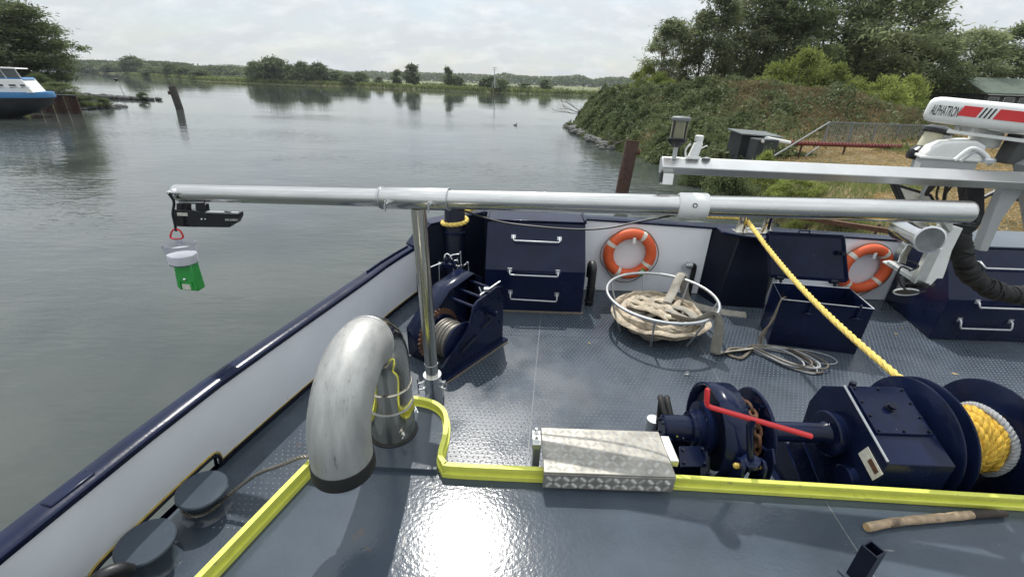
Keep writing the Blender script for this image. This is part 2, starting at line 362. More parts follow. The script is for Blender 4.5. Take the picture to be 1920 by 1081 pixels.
    def rope(s, pts, Rr, pitch, n=3, seg=6, rs=.56):
        pts = resample(pts, max(8, int(plen(pts) / (pitch / 9))))
        x, y, _ = frame_of(pts[1] - pts[0]); L = 0; st = [[] for _ in range(n)]
        for i, p in enumerate(pts):
            d = (pts[min(i + 1, len(pts) - 1)] - pts[max(i - 1, 0)]).normalized()
            x = (x - d * x.dot(d)).normalized(); y = d.cross(x)
            if i: L += (p - pts[i - 1]).length
            for k in range(n):
                a = 2 * math.pi * (L / pitch + k / n); st[k].append(p + (x * math.cos(a) + y * math.sin(a)) * Rr * (1 - rs))
        for k in range(n): s.tube(st[k], Rr * rs, seg)
        return s
def plen(pts): return sum((V(pts[i + 1]) - V(pts[i])).length for i in range(len(pts) - 1))
def resample(pts, n):
    pts = [V(p) for p in pts]; L = [0]
    for i in range(len(pts) - 1): L.append(L[-1] + (pts[i + 1] - pts[i]).length)
    out = []; k = 0
    for i in range(n + 1):
        t = L[-1] * i / n
        while k < len(pts) - 2 and L[k + 1] < t: k += 1
        u = (t - L[k]) / max(1e-9, L[k + 1] - L[k]); out.append(pts[k].lerp(pts[k + 1], min(1, max(0, u))))
    return out
def spline(pts, n=8, closed=False):
    pts = [V(p) for p in pts]; k = len(pts); out = []
    for i in range(k if closed else k - 1):
        if closed: p0, p1, p2, p3 = pts[i - 1], pts[i], pts[(i + 1) % k], pts[(i + 2) % k]
        else: p0, p1, p2, p3 = pts[max(i - 1, 0)], pts[i], pts[i + 1], pts[min(i + 2, k - 1)]
        for j in range(n):
            t = j / n
            out.append(.5 * ((2 * p1) + (p2 - p0) * t + (2 * p0 - 5 * p1 + 4 * p2 - p3) * t * t + (3 * p1 - p0 - 3 * p2 + p3) * t ** 3))
    if not closed: out.append(pts[-1])
    return out
def root_of(o):
    while o.parent: o = o.parent
    return o
def link(o, parent):
    col.objects.link(o)
    if parent is not None: o.parent = parent
    return o
def build(mb, name, material, parent=None, bevel=0, angle=38, local=False, seg=2):
    vs = mb.v
    loc = V((0, 0, 0))
    if parent is not None:
        if not local: loc = root_of(parent).location
    elif not local:
        a = np.array(vs); loc = V(((a[:, 0].min() + a[:, 0].max()) / 2, (a[:, 1].min() + a[:, 1].max()) / 2, a[:, 2].min()))
    me = bpy.data.meshes.new(name)
    me.from_pydata([(x - loc.x, y - loc.y, z - loc.z) for x, y, z in vs], [], mb.f)
    me.shade_smooth(); me.set_sharp_from_angle(angle=R(angle))
    me.materials.append(M_[material] if isinstance(material, str) else material)
    o = bpy.data.objects.new(name, me); link(o, parent)
    if parent is None: o.location = loc
    if bevel:
        b = o.modifiers.new('bevel', 'BEVEL'); b.width = bevel; b.segments = seg; b.limit_method = 'ANGLE'; b.angle_limit = R(35)
    return o
def np_obj(name, verts, faces, material, parent=None, smooth=False, loc=(0, 0, 0)):
    """verts (n,3), faces (m,k) with one k"""
    me = bpy.data.meshes.new(name); n, (m_, k) = len(verts), faces.shape
    me.vertices.add(n); me.vertices.foreach_set('co', np.asarray(verts, np.float32).ravel())
    me.loops.add(m_ * k); me.loops.foreach_set('vertex_index', faces.astype(np.int32).ravel())
    me.polygons.add(m_); me.polygons.foreach_set('loop_start', np.arange(0, m_ * k, k, dtype=np.int32))
    me.update(calc_edges=True)
    if smooth: me.shade_smooth()
    me.materials.append(M_[material])
    o = bpy.data.objects.new(name, me); link(o, parent); o.location = loc
    return o
def tag(o, label=None, cat=None, group=None, kind=None):
    if label: o['label'] = label
    if cat: o['category'] = cat
    if group: o['group'] = group
    if kind: o['kind'] = kind
    return o
def thing(name, label, cat, loc=(0, 0, 0), rz=0, group=None):
    o = bpy.data.objects.new(name, None); col.objects.link(o); o.empty_display_size = .1
    o.location = V(loc); o.rotation_euler = (0, 0, rz)
    return tag(o, label, cat, group)
def copy_tree(o, parent=None):
    c = o.copy(); col.objects.link(c); c.parent = parent
    for ch in o.children: copy_tree(ch, c)
    return c
def text(name, s, mtx, size, material, parent, extrude=.0015):
    cu = bpy.data.curves.new(name, 'FONT'); cu.body = s; cu.size = size; cu.extrude = extrude; cu.align_x = 'LEFT'; cu.resolution_u = 3
    tmp = bpy.data.objects.new(name + '_c', cu); col.objects.link(tmp)
    me = bpy.data.meshes.new_from_object(tmp)
    bpy.data.objects.remove(tmp); bpy.data.curves.remove(cu)
    loc = root_of(parent).location
    me.transform(Matrix.Translation(-loc) @ mtx); me.materials.clear(); me.materials.append(M_[material])
    o = bpy.data.objects.new(name, me); link(o, parent); return o
def mtx(o, x, y):
    x = V(x).normalized(); y = V(y); y = (y - x * x.dot(y)).normalized(); z = x.cross(y)
    m_ = Matrix((x, y, z)).transposed().to_4x4(); m_.translation = V(o); return m_
rnd = random.Random(7); rng = np.random.default_rng(7)
# ================================================================== THE SETTING
WZ = -1.0                                  # water level; the deck is z = 0
def sheet_grid(xs, ys, fz):
    X, Y = np.meshgrid(xs, ys, indexing='ij'); Z = fz(X, Y)
    v = np.stack([X.ravel(), Y.ravel(), Z.ravel()], 1); nx, ny = len(xs), len(ys)
    i = np.arange(nx * ny).reshape(nx, ny)
    f = np.stack([i[:-1, :-1].ravel(), i[1:, :-1].ravel(), i[1:, 1:].ravel(), i[:-1, 1:].ravel()], 1)
    return v, f
v, f = sheet_grid(np.array([-2400., 2400.]), np.array([-600., 3000.]), lambda X, Y: X * 0 + WZ)
tag(np_obj('water', v, f, 'water'), 'calm grey green river water', kind='structure')

def sstep(a, b, x): t = np.clip((x - a) / (b - a), 0, 1); return t * t * (3 - 2 * t)
def vnoise(X, Y, s, seed):                 # smooth value noise
    r = np.random.default_rng(seed).random((64, 64)); x, y = X * s, Y * s
    xi, yi = np.floor(x).astype(int), np.floor(y).astype(int); fx, fy = x - xi, y - yi
    fx, fy = fx * fx * (3 - 2 * fx), fy * fy * (3 - 2 * fy); g = lambda a, b: r[a % 64, b % 64]
    return (g(xi, yi) * (1 - fx) + g(xi + 1, yi) * fx) * (1 - fy) + (g(xi, yi + 1) * (1 - fx) + g(xi + 1, yi + 1) * fx) * fy
SY = np.array([8, 10, 12, 14, 17, 20, 24, 30, 38, 46, 49, 200.]); SX = np.array([9.5, 7.4, 7.3, 8.0, 8.9, 8.6, 7.4, 6.1, 5.3, 5.1, 5.8, 5.8])
RA, RB = np.array([8.8, 45.0]), np.array([19.0, 30.5])
def ridge(X, Y):
    d = RB - RA; L2 = d @ d; t = np.clip(((X - RA[0]) * d[0] + (Y - RA[1]) * d[1]) / L2, 0, 1)
    return np.hypot(X - RA[0] - t * d[0], Y - RA[1] - t * d[1])
def shore_d(X, Y):
    return np.minimum(np.minimum(X - np.interp(Y, SY, SX), 48.5 + (X - 5) * 1.1 - Y), (Y - 8.3) * 1.2)
def ground_z(X, Y):
    X, Y = np.asarray(X, float), np.asarray(Y, float); d = shore_d(X, Y)
    h = -1.9 + 2.0 * sstep(-.9, 2.2, d) + .45 * sstep(1.5, 9, d) + .25 * (vnoise(X, Y, .22, 3) - .5) + .12 * (vnoise(X, Y, .9, 4) - .5)
    h = h + sstep(-.5, 3.5, d) * 2.05 * np.exp(-(ridge(X, Y) / 4.6) ** 2) * (.85 + .4 * vnoise(X, Y, .3, 5))
    h = h + .9 * np.exp(-(((X - 24) / 5) ** 2 + ((Y - 24.5) / 2.4) ** 2))        # heap of hay behind the fence
    return h
v, f = sheet_grid(np.concatenate([np.linspace(3, 30, 130), np.linspace(30.6, 160, 60)]), np.concatenate([np.linspace(7.4, 60, 200), np.linspace(61, 150, 50)]), ground_z)
tag(np_obj('riverbank', v, f, 'ground', smooth=True), 'dry straw coloured river bank with a mound', kind='structure')
# the far side of the river
FS = [(-420, 470), (-330, 395), (-235, 300), (-209, 280), (-150, 225), (-106, 202), (-68, 214), (-40, 200), (-9, 189), (20, 192), (41, 197), (90, 215), (200, 255), (420, 330)]
fx_, fy_ = np.array([p[0] for p in FS], float), np.array([p[1] for p in FS], float)
fx2 = np.linspace(-420, 420, 120); fy2 = np.interp(fx2, fx_, fy_) + 3 * (rng.random(120) - .5)
offs = [-3, 0, 1.5, 6, 30, 120, 400, 1000, 2200]; zs = [-2, -.95, -.35, -.1, .0, .05, .1, .2, .3]
vv = []; 
for o_, z_ in zip(offs, zs):
    k = 1 + max(0, o_) / 300.0
    vv.append(np.stack([fx2 * k, fy2 + o_, np.full(120, z_)], 1))
v = np.concatenate(vv); i = np.arange(len(offs) * 120).reshape(len(offs), 120)
f = np.stack([i[:-1, :-1].ravel(), i[:-1, 1:].ravel(), i[1:, 1:].ravel(), i[1:, :-1].ravel()], 1)
tag(np_obj('far_bank', v, f, 'meadow', smooth=True), 'low grassy bank across the river', kind='structure')

# ------------------------------------------------------------------ the boat we stand on
BY = [-.6, .4, 1.3, 1.5, 2.0, 2.45, 2.57, 3.0, 3.49, 4.0, 4.51, 4.88, 5.2, 5.55]
BX = [-2.56, -2.50, -2.40, -2.37, -2.29, -2.205, -2.18, -2.065, -1.93, -1.79, -1.65, -1.56, -1.46, -1.34]
def xb(y): return float(np.interp(y, BY, BX))
def lean(y): return float(np.interp(y, [1.3, 2.4, 5.3], [.09, .075, .02]))
BT = .72
def bw(y, z, off=0): return V((xb(y) + lean(y) * z / BT + off, y, z))    # point on the inner face of the port bulwark
BACK = 5.93                                # the end bulwark
def wtop(x): return 1.06 - .035 * (x - 1.04)
# main deck: a steel base with plates laid on it
deck = build(MB().prism([(xb(y) - .02, y, -.012) for y in BY] + [(-.9, BACK, -.012), (8.6, BACK, -.012), (8.6, -.6, -.012)], (0, 0, -.05)), 'main_deck', 'deck')
tag(deck, 'blue grey studded steel deck of the boat', kind='structure')
def seam(x0, y): return x0 + .09 * (y - 2.6)
cols_ = [None, .17, 2.10, 4.05, 6.0, 8.55]; ysp = [-.58, 1.6, 4.55, BACK - .012]
for ci in range(5):
    for ri in range(3):
        y0, y1 = ysp[ri] + .0025, ysp[ri + 1] - .0025
        if ci == 0:
            lf = [(max(xb(y) + .004, -9), y) for y in [y0] + [q for q in BY if y0 < q < y1] + ([y1] if y1 < 5.55 else [])]
            if y1 > 5.55: lf += [(-1.30, 5.56), (-.86, y1)]
        else: lf = [(seam(cols_[ci], y) + .0025, y) for y in (y0, y1)]
        rt = [(seam(cols_[ci + 1], y) - .0025 if ci < 4 else 8.55, y) for y in (y1, y0)]
        build(MB().prism([(x, y, -.011) for x, y in lf + rt], (0, 0, .011)), 'deck_plate', 'deck', deck)
wm = MB()
for x0 in cols_[1:5]:
    wm.tube([(seam(x0, y), y, -.0045) for y in np.linspace(-.5, BACK - .02, 60)], [.006 + .002 * rnd.random() for _ in range(60)], 6)
build(wm, 'weld_seam', 'weld', deck)
# raised studs of the chequered deck (far past counting)
sp = .0455
gx, gy = np.meshgrid(np.arange(-2.3, 8.4, sp), np.arange(1.95, BACK - .03, sp), indexing='ij'); gx = gx.copy()
gx[:, 1::2] += sp / 2
px_, py_ = gx.ravel() + .09 * (gy.ravel() - 2.6), gy.ravel()
ok = (px_ > np.interp(py_, BY, BX) + .32) & (px_ < 8.3) & (py_ < 5.85)
px_, py_ = px_[ok], py_[ok]; px_ = px_ + rng.normal(0, .0012, len(px_)); py_ = py_ + rng.normal(0, .0012, len(py_))
# plus a coarser patch by the vent
a6 = np.arange(6) * math.pi / 3; ring = np.stack([np.cos(a6), np.sin(a6)], 1)
tmpl = np.concatenate([np.c_[ring * .0098, np.full(6, -.001)], np.c_[ring * .0066, np.full(6, .0022)], [[0, 0, .0032]]])
tf = [(j, (j + 1) % 6, 6 + (j + 1) % 6) for j in range(6)] + [(j, 6 + (j + 1) % 6, 6 + j) for j in range(6)] + [(6 + j, 6 + (j + 1) % 6, 12) for j in range(6)]
n = len(px_); vv = (tmpl[None] + np.stack([px_, py_, np.zeros(n)], 1)[:, None]).reshape(-1, 3)
ff = (np.array(tf)[None] + (np.arange(n) * 13)[:, None, None]).reshape(-1, 3)
o = np_obj('deck_studs', vv - np.array(deck.location), ff, 'stud', deck, smooth=True); o['kind'] = 'stuff'

# raised roof of the deckhouse in front of the camera
RZ = .45
RIMC = [(-1.75, .4), (-1.62, .85), (-1.47, 1.33), (-1.24, 2.06), (-1.10, 2.47), (-1.03, 2.60), (-.92, 2.67), (-.80, 2.69), (-.66, 2.675), (-.55, 2.63), (-.475, 2.55), (-.44, 2.44), (-.43, 2.30), (-.435, 2.14), (-.40, 2.07), (-.33, 2.045)]
rim_r = [(.28, 2.035), (1.04, 2.015), (2.0, 1.985), (3.2, 1.945), (5.2, 1.89), (8.4, 1.83)]
roof = build(MB().prism([(x, y, RZ) for x, y in [(-1.98, -.4)] + RIMC[:4] + [(-1.235, 2.075), (-.45, 2.06), (-.40, 2.07), (-.33, 2.045)] + rim_r + [(8.4, -.4)]], (0, 0, -RZ + .004)), 'deckhouse_roof', 'roof')
tag(roof, 'glossy blue grey steel roof of the low deckhouse', kind='structure')
bump_ = RIMC[3:14]
o = build(MB().prism([(x, y, RZ + .035) for x, y in bump_ + [(-.45, 2.055), (-1.235, 2.07)]], (0, 0, -RZ - .03)), 'vent_platform', 'roof', roof, bevel=.006)
o = build(MB().tube([(1.98 + .08 * (y - 1.6), y, RZ + .001) for y in np.linspace(-.3, 1.94, 30)], [.004 + .002 * rnd.random() for _ in range(30)], 6), 'weld_seam', 'weld', roof)
# yellow rim: a standing web with a wider flat on top
def ribbon(path, z0, z1, wd):
    mb = MB(); pts = [V((x, y, 0)) for x, y in path]; k = len(pts); L = []; Rr = []
    for i in range(k):
        d = (pts[min(i + 1, k - 1)] - pts[max(i - 1, 0)]).normalized(); nrm = V((-d.y, d.x, 0))
        L.append(pts[i] + nrm * wd / 2); Rr.append(pts[i] - nrm * wd / 2)
    vs = []
    for i in range(k): vs += [L[i] + V((0, 0, z0)), Rr[i] + V((0, 0, z0)), Rr[i] + V((0, 0, z1)), L[i] + V((0, 0, z1))]
    fs = []
    for i in range(k - 1):
        a, b_ = 4 * i, 4 * i + 4
        for j in range(4): fs.append((a + j, a + (j + 1) % 4, b_ + (j + 1) % 4, b_ + j))
    fs += [(3, 2, 1, 0), tuple(4 * (k - 1) + j for j in range(4))]
    return mb.add(vs, fs)
rimroot = thing('roof_rim', 'lime yellow raised steel rim around the deckhouse roof', 'rim', (0, 2, RZ))
rimA = [(p.x, p.y) for p in spline([(x, y, 0) for x, y in RIMC + rim_r[:1]], 5)][5:]
seg1 = [q for q in rimA] ; seg2 = [(.9, 2.018)] + rim_r[1:]
for sg in (seg1, seg2):
    build(ribbon(sg, RZ + .002, RZ + .078, .020), 'rim_web', 'yellow', rimroot)
    build(ribbon(sg, RZ + .066, RZ + .096, .032), 'rim_flange', 'yellow', rimroot, bevel=.005)
    build(ribbon(sg, RZ + .001, RZ + .036, .054), 'rim_foot', 'yellow', rimroot, bevel=.006)

# port bulwark
pb = thing('port_bulwark', 'long white inner bulwark with navy cap rail along the water side', 'bulwark', (xb(1.3), 1.3, 0))
def strip(ys, z0, z1, off0=0, th=.02, skip=None):
    mb = MB()
    for i in range(len(ys) - 1):
        if skip and skip[0] <= (ys[i] + ys[i + 1]) / 2 <= skip[1]: continue
        a, b_, c, d = bw(ys[i], z0, off0), bw(ys[i + 1], z0, off0), bw(ys[i + 1], z1, off0), bw(ys[i], z1, off0); t = V((-th, 0, 0))
        mb.add([a, b_, c, d, a + t, b_ + t, c + t, d + t], [(0, 1, 2, 3), (7, 6, 5, 4), (0, 4, 5, 1), (3, 2, 6, 7), (0, 3, 7, 4), (1, 5, 6, 2)])
    return mb
PORT = (1.5, 2.45)
build(strip(BY, .175, BT), 'panel', 'white', pb)
build(strip([y for y in BY if y <= 1.5], .035, .175), 'lower_panel', 'white', pb); build(strip([y for y in BY if y >= 2.45], .035, .175), 'lower_panel', 'white', pb)
build(strip([y for y in BY if y >= 2.45], 0.0, .055, .004), 'base_band', 'navy_dark', pb)
build(strip([y for y in BY if y >= 2.45], .055, .066, .004, .02), 'yellow_line', 'ochre', pb)
build(strip([-.6, .4, 1.3, 1.5], .0, .055, .004), 'base_band', 'navy_dark', pb)
# rounded frame of the freeing port: dark lip and an ochre line round it
lp = [bw(2.452, .03, .006), bw(2.45, .08, .006), bw(2.43, .135, .006), bw(2.37, .163, .006)] + [bw(y, .168, .006) for y in (2.1, 1.9, 1.7)] + [bw(1.58, .163, .006), bw(1.52, .13, .006), bw(1.5, .07, .006), bw(1.5, .01, .006)]
build(MB().tube(spline(lp, 5), .013, 6, upv=(1, 0, 0)), 'freeing_port_lip', 'navy_dark', pb)
lp2 = [p + V((.004, (1.975 - p.y) * -.022, .024)) for p in lp]
build(MB().tube(spline(lp2, 5), .007, 6), 'yellow_line', 'ochre', pb)
cap = MB(); vs = []
prof = [(.012, -.035), (.016, .0), (.004, .012), (-.105, .020), (-.125, .008), (-.13, -.06), (-.02, -.06)]
for y in BY: vs += [bw(y, BT) + V((dx, 0, dz)) for dx, dz in prof]
k = len(prof); fs = [(i * k + j, i * k + (j + 1) % k, (i + 1) * k + (j + 1) % k, (i + 1) * k + j) for i in range(len(BY) - 1) for j in range(k)]
cap.add(vs, fs + [tuple(range(k)), tuple((len(BY) - 1) * k + j for j in range(k))[::-1]])
build(cap, 'cap_rail', 'navy', pb, angle=50)
rodp = [bw(y, BT) + V((-.075, 0, .03)) for y in (4.6, 4.9, 5.2, 5.5)]
build(MB().tube(rodp, .012, 8), 'grab_rod', 'navy', pb)
for y in (1.62,):
    build(MB().box(bw(y, BT) + V((-.055, 0, .018)), (.075, .22, .016), -.17), 'doubler_plate', 'navy', pb, bevel=.008)
hl = MB(); vs = []
for y in BY: vs += [bw(y, BT, -.10), V((xb(y) - .30, y, 0)), V((xb(y) - .34, y, -1.6))]
hl.add(vs, [(3 * i, 3 * i + 1, 3 * i + 4, 3 * i + 3) for i in range(len(BY) - 1)] + [(3 * i + 1, 3 * i + 2, 3 * i + 5, 3 * i + 4) for i in range(len(BY) - 1)])
# the outer skin keeps the freeing port open
vs = []; fs = []
zl = [BT, .24, .02, -.2, -1.6]
for y in BY:
    vs += [bw(y, BT, -.10), bw(y, .175, -.045), V((xb(y) - .05, y, .012)), V((xb(y) - .12, y, -.25)), V((xb(y) - .16, y, -1.6))]
for i in range(len(BY) - 1):
    for j in range(4):
        if j == 1 and PORT[0] <= (BY[i] + BY[i + 1]) / 2 <= PORT[1]: continue
        fs.append((5 * i + j, 5 * i + j + 1, 5 * i + 6 + j, 5 * i + 5 + j))
build(MB().add(vs, fs), 'hull_side', 'navy', pb)
# stay at the near end
build(MB().prism([bw(1.12, .80, .004), bw(1.12, .02, .004), bw(1.12, .02, .004) + V((.32, 0, 0)), bw(1.12, .80, .004) + V((.05, 0, 0))], (0, -.016, 0)), 'stay', 'navy', pb)

# end bulwark: navy corner, white panels between lockers and bracing columns
eb = thing('end_bulwark', 'white end bulwark of the deck under a navy capping', 'bulwark', (2.5, BACK, 0))
def wallp(x0, x1, name, m_, y=BACK, th=.02, z0=0.0, dz=0):
    build(MB().prism([(x0, y, z0), (x1, y, z0), (x1, y, wtop(x1) + dz), (x0, y, wtop(x0) + dz)], (0, th, 0)), name, m_, eb)
wallp(.90, 2.77, 'panel', 'white'); wallp(2.77, 3.60, 'column_panel', 'navy_dark'); wallp(3.60, 5.68, 'panel', 'white'); wallp(5.68, 8.6, 'end_panel', 'navy_dark'); wallp(-.42, .90, 'locker_panel', 'navy_dark')
build(MB().prism([(-1.34, 5.55, 0), (-.42, BACK, 0), (-.42, BACK, 1.10), (-1.12, 5.645, 1.0), (-1.34, 5.55, .72)], (-.02, .03, 0)), 'corner_panel', 'navy_dark', eb)
build(MB().prism([(-.42, 5.98, -1.6), (8.6, 5.98, -1.6), (8.6, 5.98, .7), (-.42, 5.98, 1.0)], (0, .03, 0)), 'hull_side', 'navy', eb); build(MB().prism([(-1.40, 5.56, -1.6), (-.43, 5.98, -1.6), (-.43, 5.98, 1.0), (-1.40, 5.56, .72)], (0, .03, 0)), 'hull_side', 'navy', eb)
capm = MB().prism([(-.42, BACK - .02, wtop(-.42)), (8.6, BACK - .02, wtop(8.6)), (8.6, BACK + .20, wtop(8.6)), (-.42, BACK + .20, wtop(-.42))], (0, 0, .03))
build(capm, 'cap_rail', 'navy', eb, bevel=.008)
build(MB().prism([(-1.12, 5.62, 1.0), (-.42, BACK - .02, 1.11), (-.42, BACK + .2, 1.11), (-1.25, 5.84, 1.0)], (0, 0, .03)), 'cap_rail', 'navy', eb, bevel=.006)
build(MB().prism([(-1.33, 5.50, .725), (-1.11, 5.615, 1.0), (-1.24, 5.84, 1.0), (-1.46, 5.62, .725)], (0, 0, .03)), 'cap_ramp', 'navy', eb, bevel=.006)
# tapered bracing column under the fairlead
cb = MB(); x0, x1 = 2.79, 3.58
cb.add([(x0 - .03, BACK - .005, .0), (x0 + .10, 5.55, 0), (x1 - .02, 5.50, 0), (x1 + .04, BACK - .005, 0), (x0, BACK - .005, wtop(x0) - .004), (x0 + .28, 5.72, wtop(x0) - .03), (x1 - .04, 5.70, wtop(x1) - .03), (x1, BACK - .005, wtop(x1) - .004)],
       [(0, 3, 2, 1), (4, 5, 6, 7), (0, 1, 5, 4), (1, 2, 6, 5), (2, 3, 7, 6), (3, 0, 4, 7)])
build(cb, 'bracing_column', 'navy_dark', eb, bevel=.012)
build(MB().prism([(x0 + .02, 5.70, wtop(x0) + .001), (x0 + .30, 5.60, wtop(x0) - .018), (x1 - .02, 5.58, wtop(x1) - .018), (x1 + .02, 5.68, wtop(x1) + .001), (x1 + .02, 5.90, wtop(x1) + .001), (x0 + .02, 5.90, wtop(x0) + .001)], (0, 0, .034)), 'fairlead_base', 'navy', eb, bevel=.008)
build(MB().prism([(3.60, BACK - .02, 0), (3.74, BACK - .02, 0), (3.66, BACK - .02, .75)], (0, -.28, 0)), 'bracket', 'grey_paint', eb)
# ================================================================== THINGS ON THE BOAT
UP = V((0, 0, 1))
# ---- gooseneck vent of stainless pipe
b0 = PZ(738, 806, RZ + .036); mo = ray(645, 872) * (2.3 / F) + V((0, 0, H))
dh = V((mo.x - b0.x, mo.y - b0.y, 0)); RB_ = dh.length / 2; dh.normalize(); z1 = 1.035
vp = thing('vent_pipe', 'big curved stainless steel vent pipe with black rubber mouth on the deckhouse roof', 'vent pipe', b0)
PR = .150
ctr = V((b0.x, b0.y, z1)) + dh * RB_
def arc(a): return ctr - dh * RB_ * math.cos(a) + UP * RB_ * math.sin(a)
build(MB().tube([b0 + UP * .012, b0 + UP * .26], PR + .006, 40), 'lower_sleeve', 'steel_polished', vp)
build(MB().tube([b0 + UP * .26, V((b0.x, b0.y, z1 - .13))], PR, 40, caps=False), 'riser', 'steel_polished', vp)
for z, m_ in ((.262, 'steel_dull'), (z1 - b0.z - .13, 'steel_polished')):
    build(MB().torus(b0 + UP * z, UP, PR + .003, .006, 40, 6), 'weld_ring', m_, vp)
A1 = R(72)
build(MB().tube([V((b0.x, b0.y, z1 - .13)), V((b0.x, b0.y, z1 - .06))] + [arc(A1 * i / 12) for i in range(13)], PR + .001, 40, caps=False), 'polished_bend', 'steel_polished', vp)
tip = arc(math.pi) - UP * .05
pts = [arc(A1 + (math.pi - A1) * i / 18) for i in range(19)] + [arc(math.pi) - UP * .05, mo + (arc(math.pi) - mo) * 0 + UP * .055]
pts[-1] = V((tip.x, tip.y, mo.z + .05))
build(MB().tube(pts, PR + .004, 40, caps=False), 'dull_bend', 'steel_dull', vp)
build(MB().torus(arc(A1), (dh * math.sin(A1) + UP * math.cos(A1)), PR + .004, .006, 40, 6), 'weld_ring', 'steel_dull', vp)
mz = mo.z - .02
rb = MB().lathe([(PR - .012, .0), (PR + .008, .0), (PR + .012, .012), (PR + .009, .085), (PR - .012, .085), (PR - .012, .0)], (tip.x, tip.y, mz), UP, 40)
build(rb, 'rubber_mouth', 'rubber', vp)
build(MB().cyl((tip.x, tip.y, mz + .05), (tip.x, tip.y, mz + .051), PR - .012, n=30), 'inner_baffle', 'black', vp)
build(MB().cyl(V((tip.x + .10, tip.y + .06, mz + .04)), V((tip.x + .105, tip.y + .06, mz - .11)), .010, n=10), 'drain_rod', 'galv', vp)
build(MB().lathe([(PR + .02, 0), (PR + .02, .008), (PR + .008, .016)], b0 - UP * .002, UP, 40), 'foot_ring', 'rubber', vp)
for a in (-50, 40, 170):
    q = V((math.cos(R(a)), math.sin(R(a)), 0)); p = b0 + q * (PR + .005) + UP * .09
    bo = build(MB().cyl(p - q * .01, p + q * .035, .010, n=8).cyl(p + q * .006, p + q * .016, .017, n=6), 'clamp_bolt', 'chrome', vp)
    build(MB().bar(p + q * .032 - UP * .016 + q.cross(UP) * .02, p + q * .032 + UP * .016 - q.cross(UP) * .02, .008), 'wing', 'chrome', bo)

# ---- crutch post with socket
pc = PZ(815, 757, 0)
ptop = ray(783, 372) * (3.24 / F) + V((0, 0, H))
post = thing('crutch_post', 'upright stainless crutch post clamped in a deck socket holding the lowered mast tube', 'post', pc)
pu = (V((ptop.x, ptop.y, ptop.z)) - pc).normalized()
build(MB().tube([pc + pu * .0, pc + pu * .34], .080, 32), 'socket', 'steel', post)
build(MB().tube([pc + pu * .335, pc + pu * .352], .084, 32), 'socket_lip', 'chrome', post, bevel=.003)
build(MB().tube([pc + pu * .30, ptop - pu * .072], .057, 32), 'tube', 'steel_post', post)
build(MB().torus(pc + pu * .47, pu, .0575, .0025, 32, 6), 'scribe_ring', 'galv', post)
for a, hh in ((-155, .28), (-160, .20), (-20, .29), (-15, .21)):
    q = V((math.cos(R(a)), math.sin(R(a)), 0)); p = pc + pu * hh + q * .078
    bo = build(MB().cyl(p - q * .005, p + q * .012, .017, n=6).cyl(p, p + q * .06, .008, n=8), 'clamp_screw', 'galv', post)
    build(MB().cyl(p + q * .058 + V((0, 0, -.035)) - q.cross(UP) * .015, p + q * .058 + V((0, 0, .035)) + q.cross(UP) * .015, .007, n=8), 'tommy_bar', 'chrome', bo)
for a in (-110, 60):
    q = V((math.cos(R(a)), math.sin(R(a)), 0))
    build(MB().obox(pc + q * .06 - q.cross(UP) * .004, q * .08, q.cross(UP) * .008, UP * .18), 'gusset', 'grey_paint', post)

# ---- lowered mast tube
mR = V(ray(1820, 398) * (2.66 / F)) + V((0, 0, H)); mL = V(ray(330, 361) * (3.59 / F)) + V((0, 0, H))
md = (mR - mL).normalized()
mt = thing('mast_tube', 'long brushed stainless mast tube lying across the deck on the crutch post', 'mast', mL)
def mast_at(px):
    lo, hi = 0.0, 1.0
    for _ in range(40):
        m2 = (lo + hi) / 2; p = mL.lerp(mR, m2); d = p - V((0, 0, H)); x = (d.dot(right) / -d.dot(back)) * F + 960
        if x < px: lo = m2
        else: hi = m2
    return mL.lerp(mR, lo)
MRr = .069
def rounded(p0, p1, r, e=.02): d = (p1 - p0).normalized(); return [p0, p0 + d * e * .3, p0 + d * e, p1 - d * e, p1 - d * e * .3, p1], [r * .86, r * .96, r, r, r * .96, r * .86]
pts, rs = rounded(mL, mR, MRr); build(MB().tube(pts, rs, 40), 'tube', 'steel', mt)
s0, s1 = mast_at(712), mast_at(843)
slv = build(MB().tube([s0, s0 + md * .008, s1 - md * .008, s1], [.076, .081, .081, .076], 40), 'clamp_sleeve', 'steel', mt)
build(MB().torus(s0 + md * .02, md, .081, .005, 40, 6), 'sleeve_lip', 'galv', mt); build(MB().torus(s1 - md * .004, md, .079, .005, 40, 6), 'sleeve_lip', 'galv', mt)
front = (V((0, 0, H)) - s0).normalized(); front = (front - md * front.dot(md)).normalized(); side = md.cross(front)
for px in (736, 815):
    p = mast_at(px) + (front * .9 - UP * .35).normalized() * .079; q = (front * .9 - UP * .35).normalized()
    bo = build(MB().cyl(p - q * .012, p + q * .014, .021, n=6).cyl(p, p + q * .07, .009, n=8), 'clamp_screw', 'chrome', mt)
    build(MB().cyl(p + q * .066 - UP * .04, p + q * .066 + UP * .035 + md * .01, .0075, n=8), 'tommy_bar', 'chrome', bo)
c0, c1 = mast_at(1271), mast_at(1326)
build(MB().tube([c0, c0 + md * .01, c1 - md * .01, c1], [.078, .083, .083, .078], 36), 'white_collar', 'white_plastic', mt)
p = mast_at(1298) + front * .083
build(MB().torus(p + front * .001, front, .013, .003, 16, 6), 'collar_screw', 'black', mt)
ep = mL + md * .05 + front * MRr
build(MB().cyl(ep - front * .01, ep + front * .02, .035, .028, 16).cyl(ep, ep + front * .045 - md * .008, .014, n=10), 'end_bolt', 'chrome', mt)

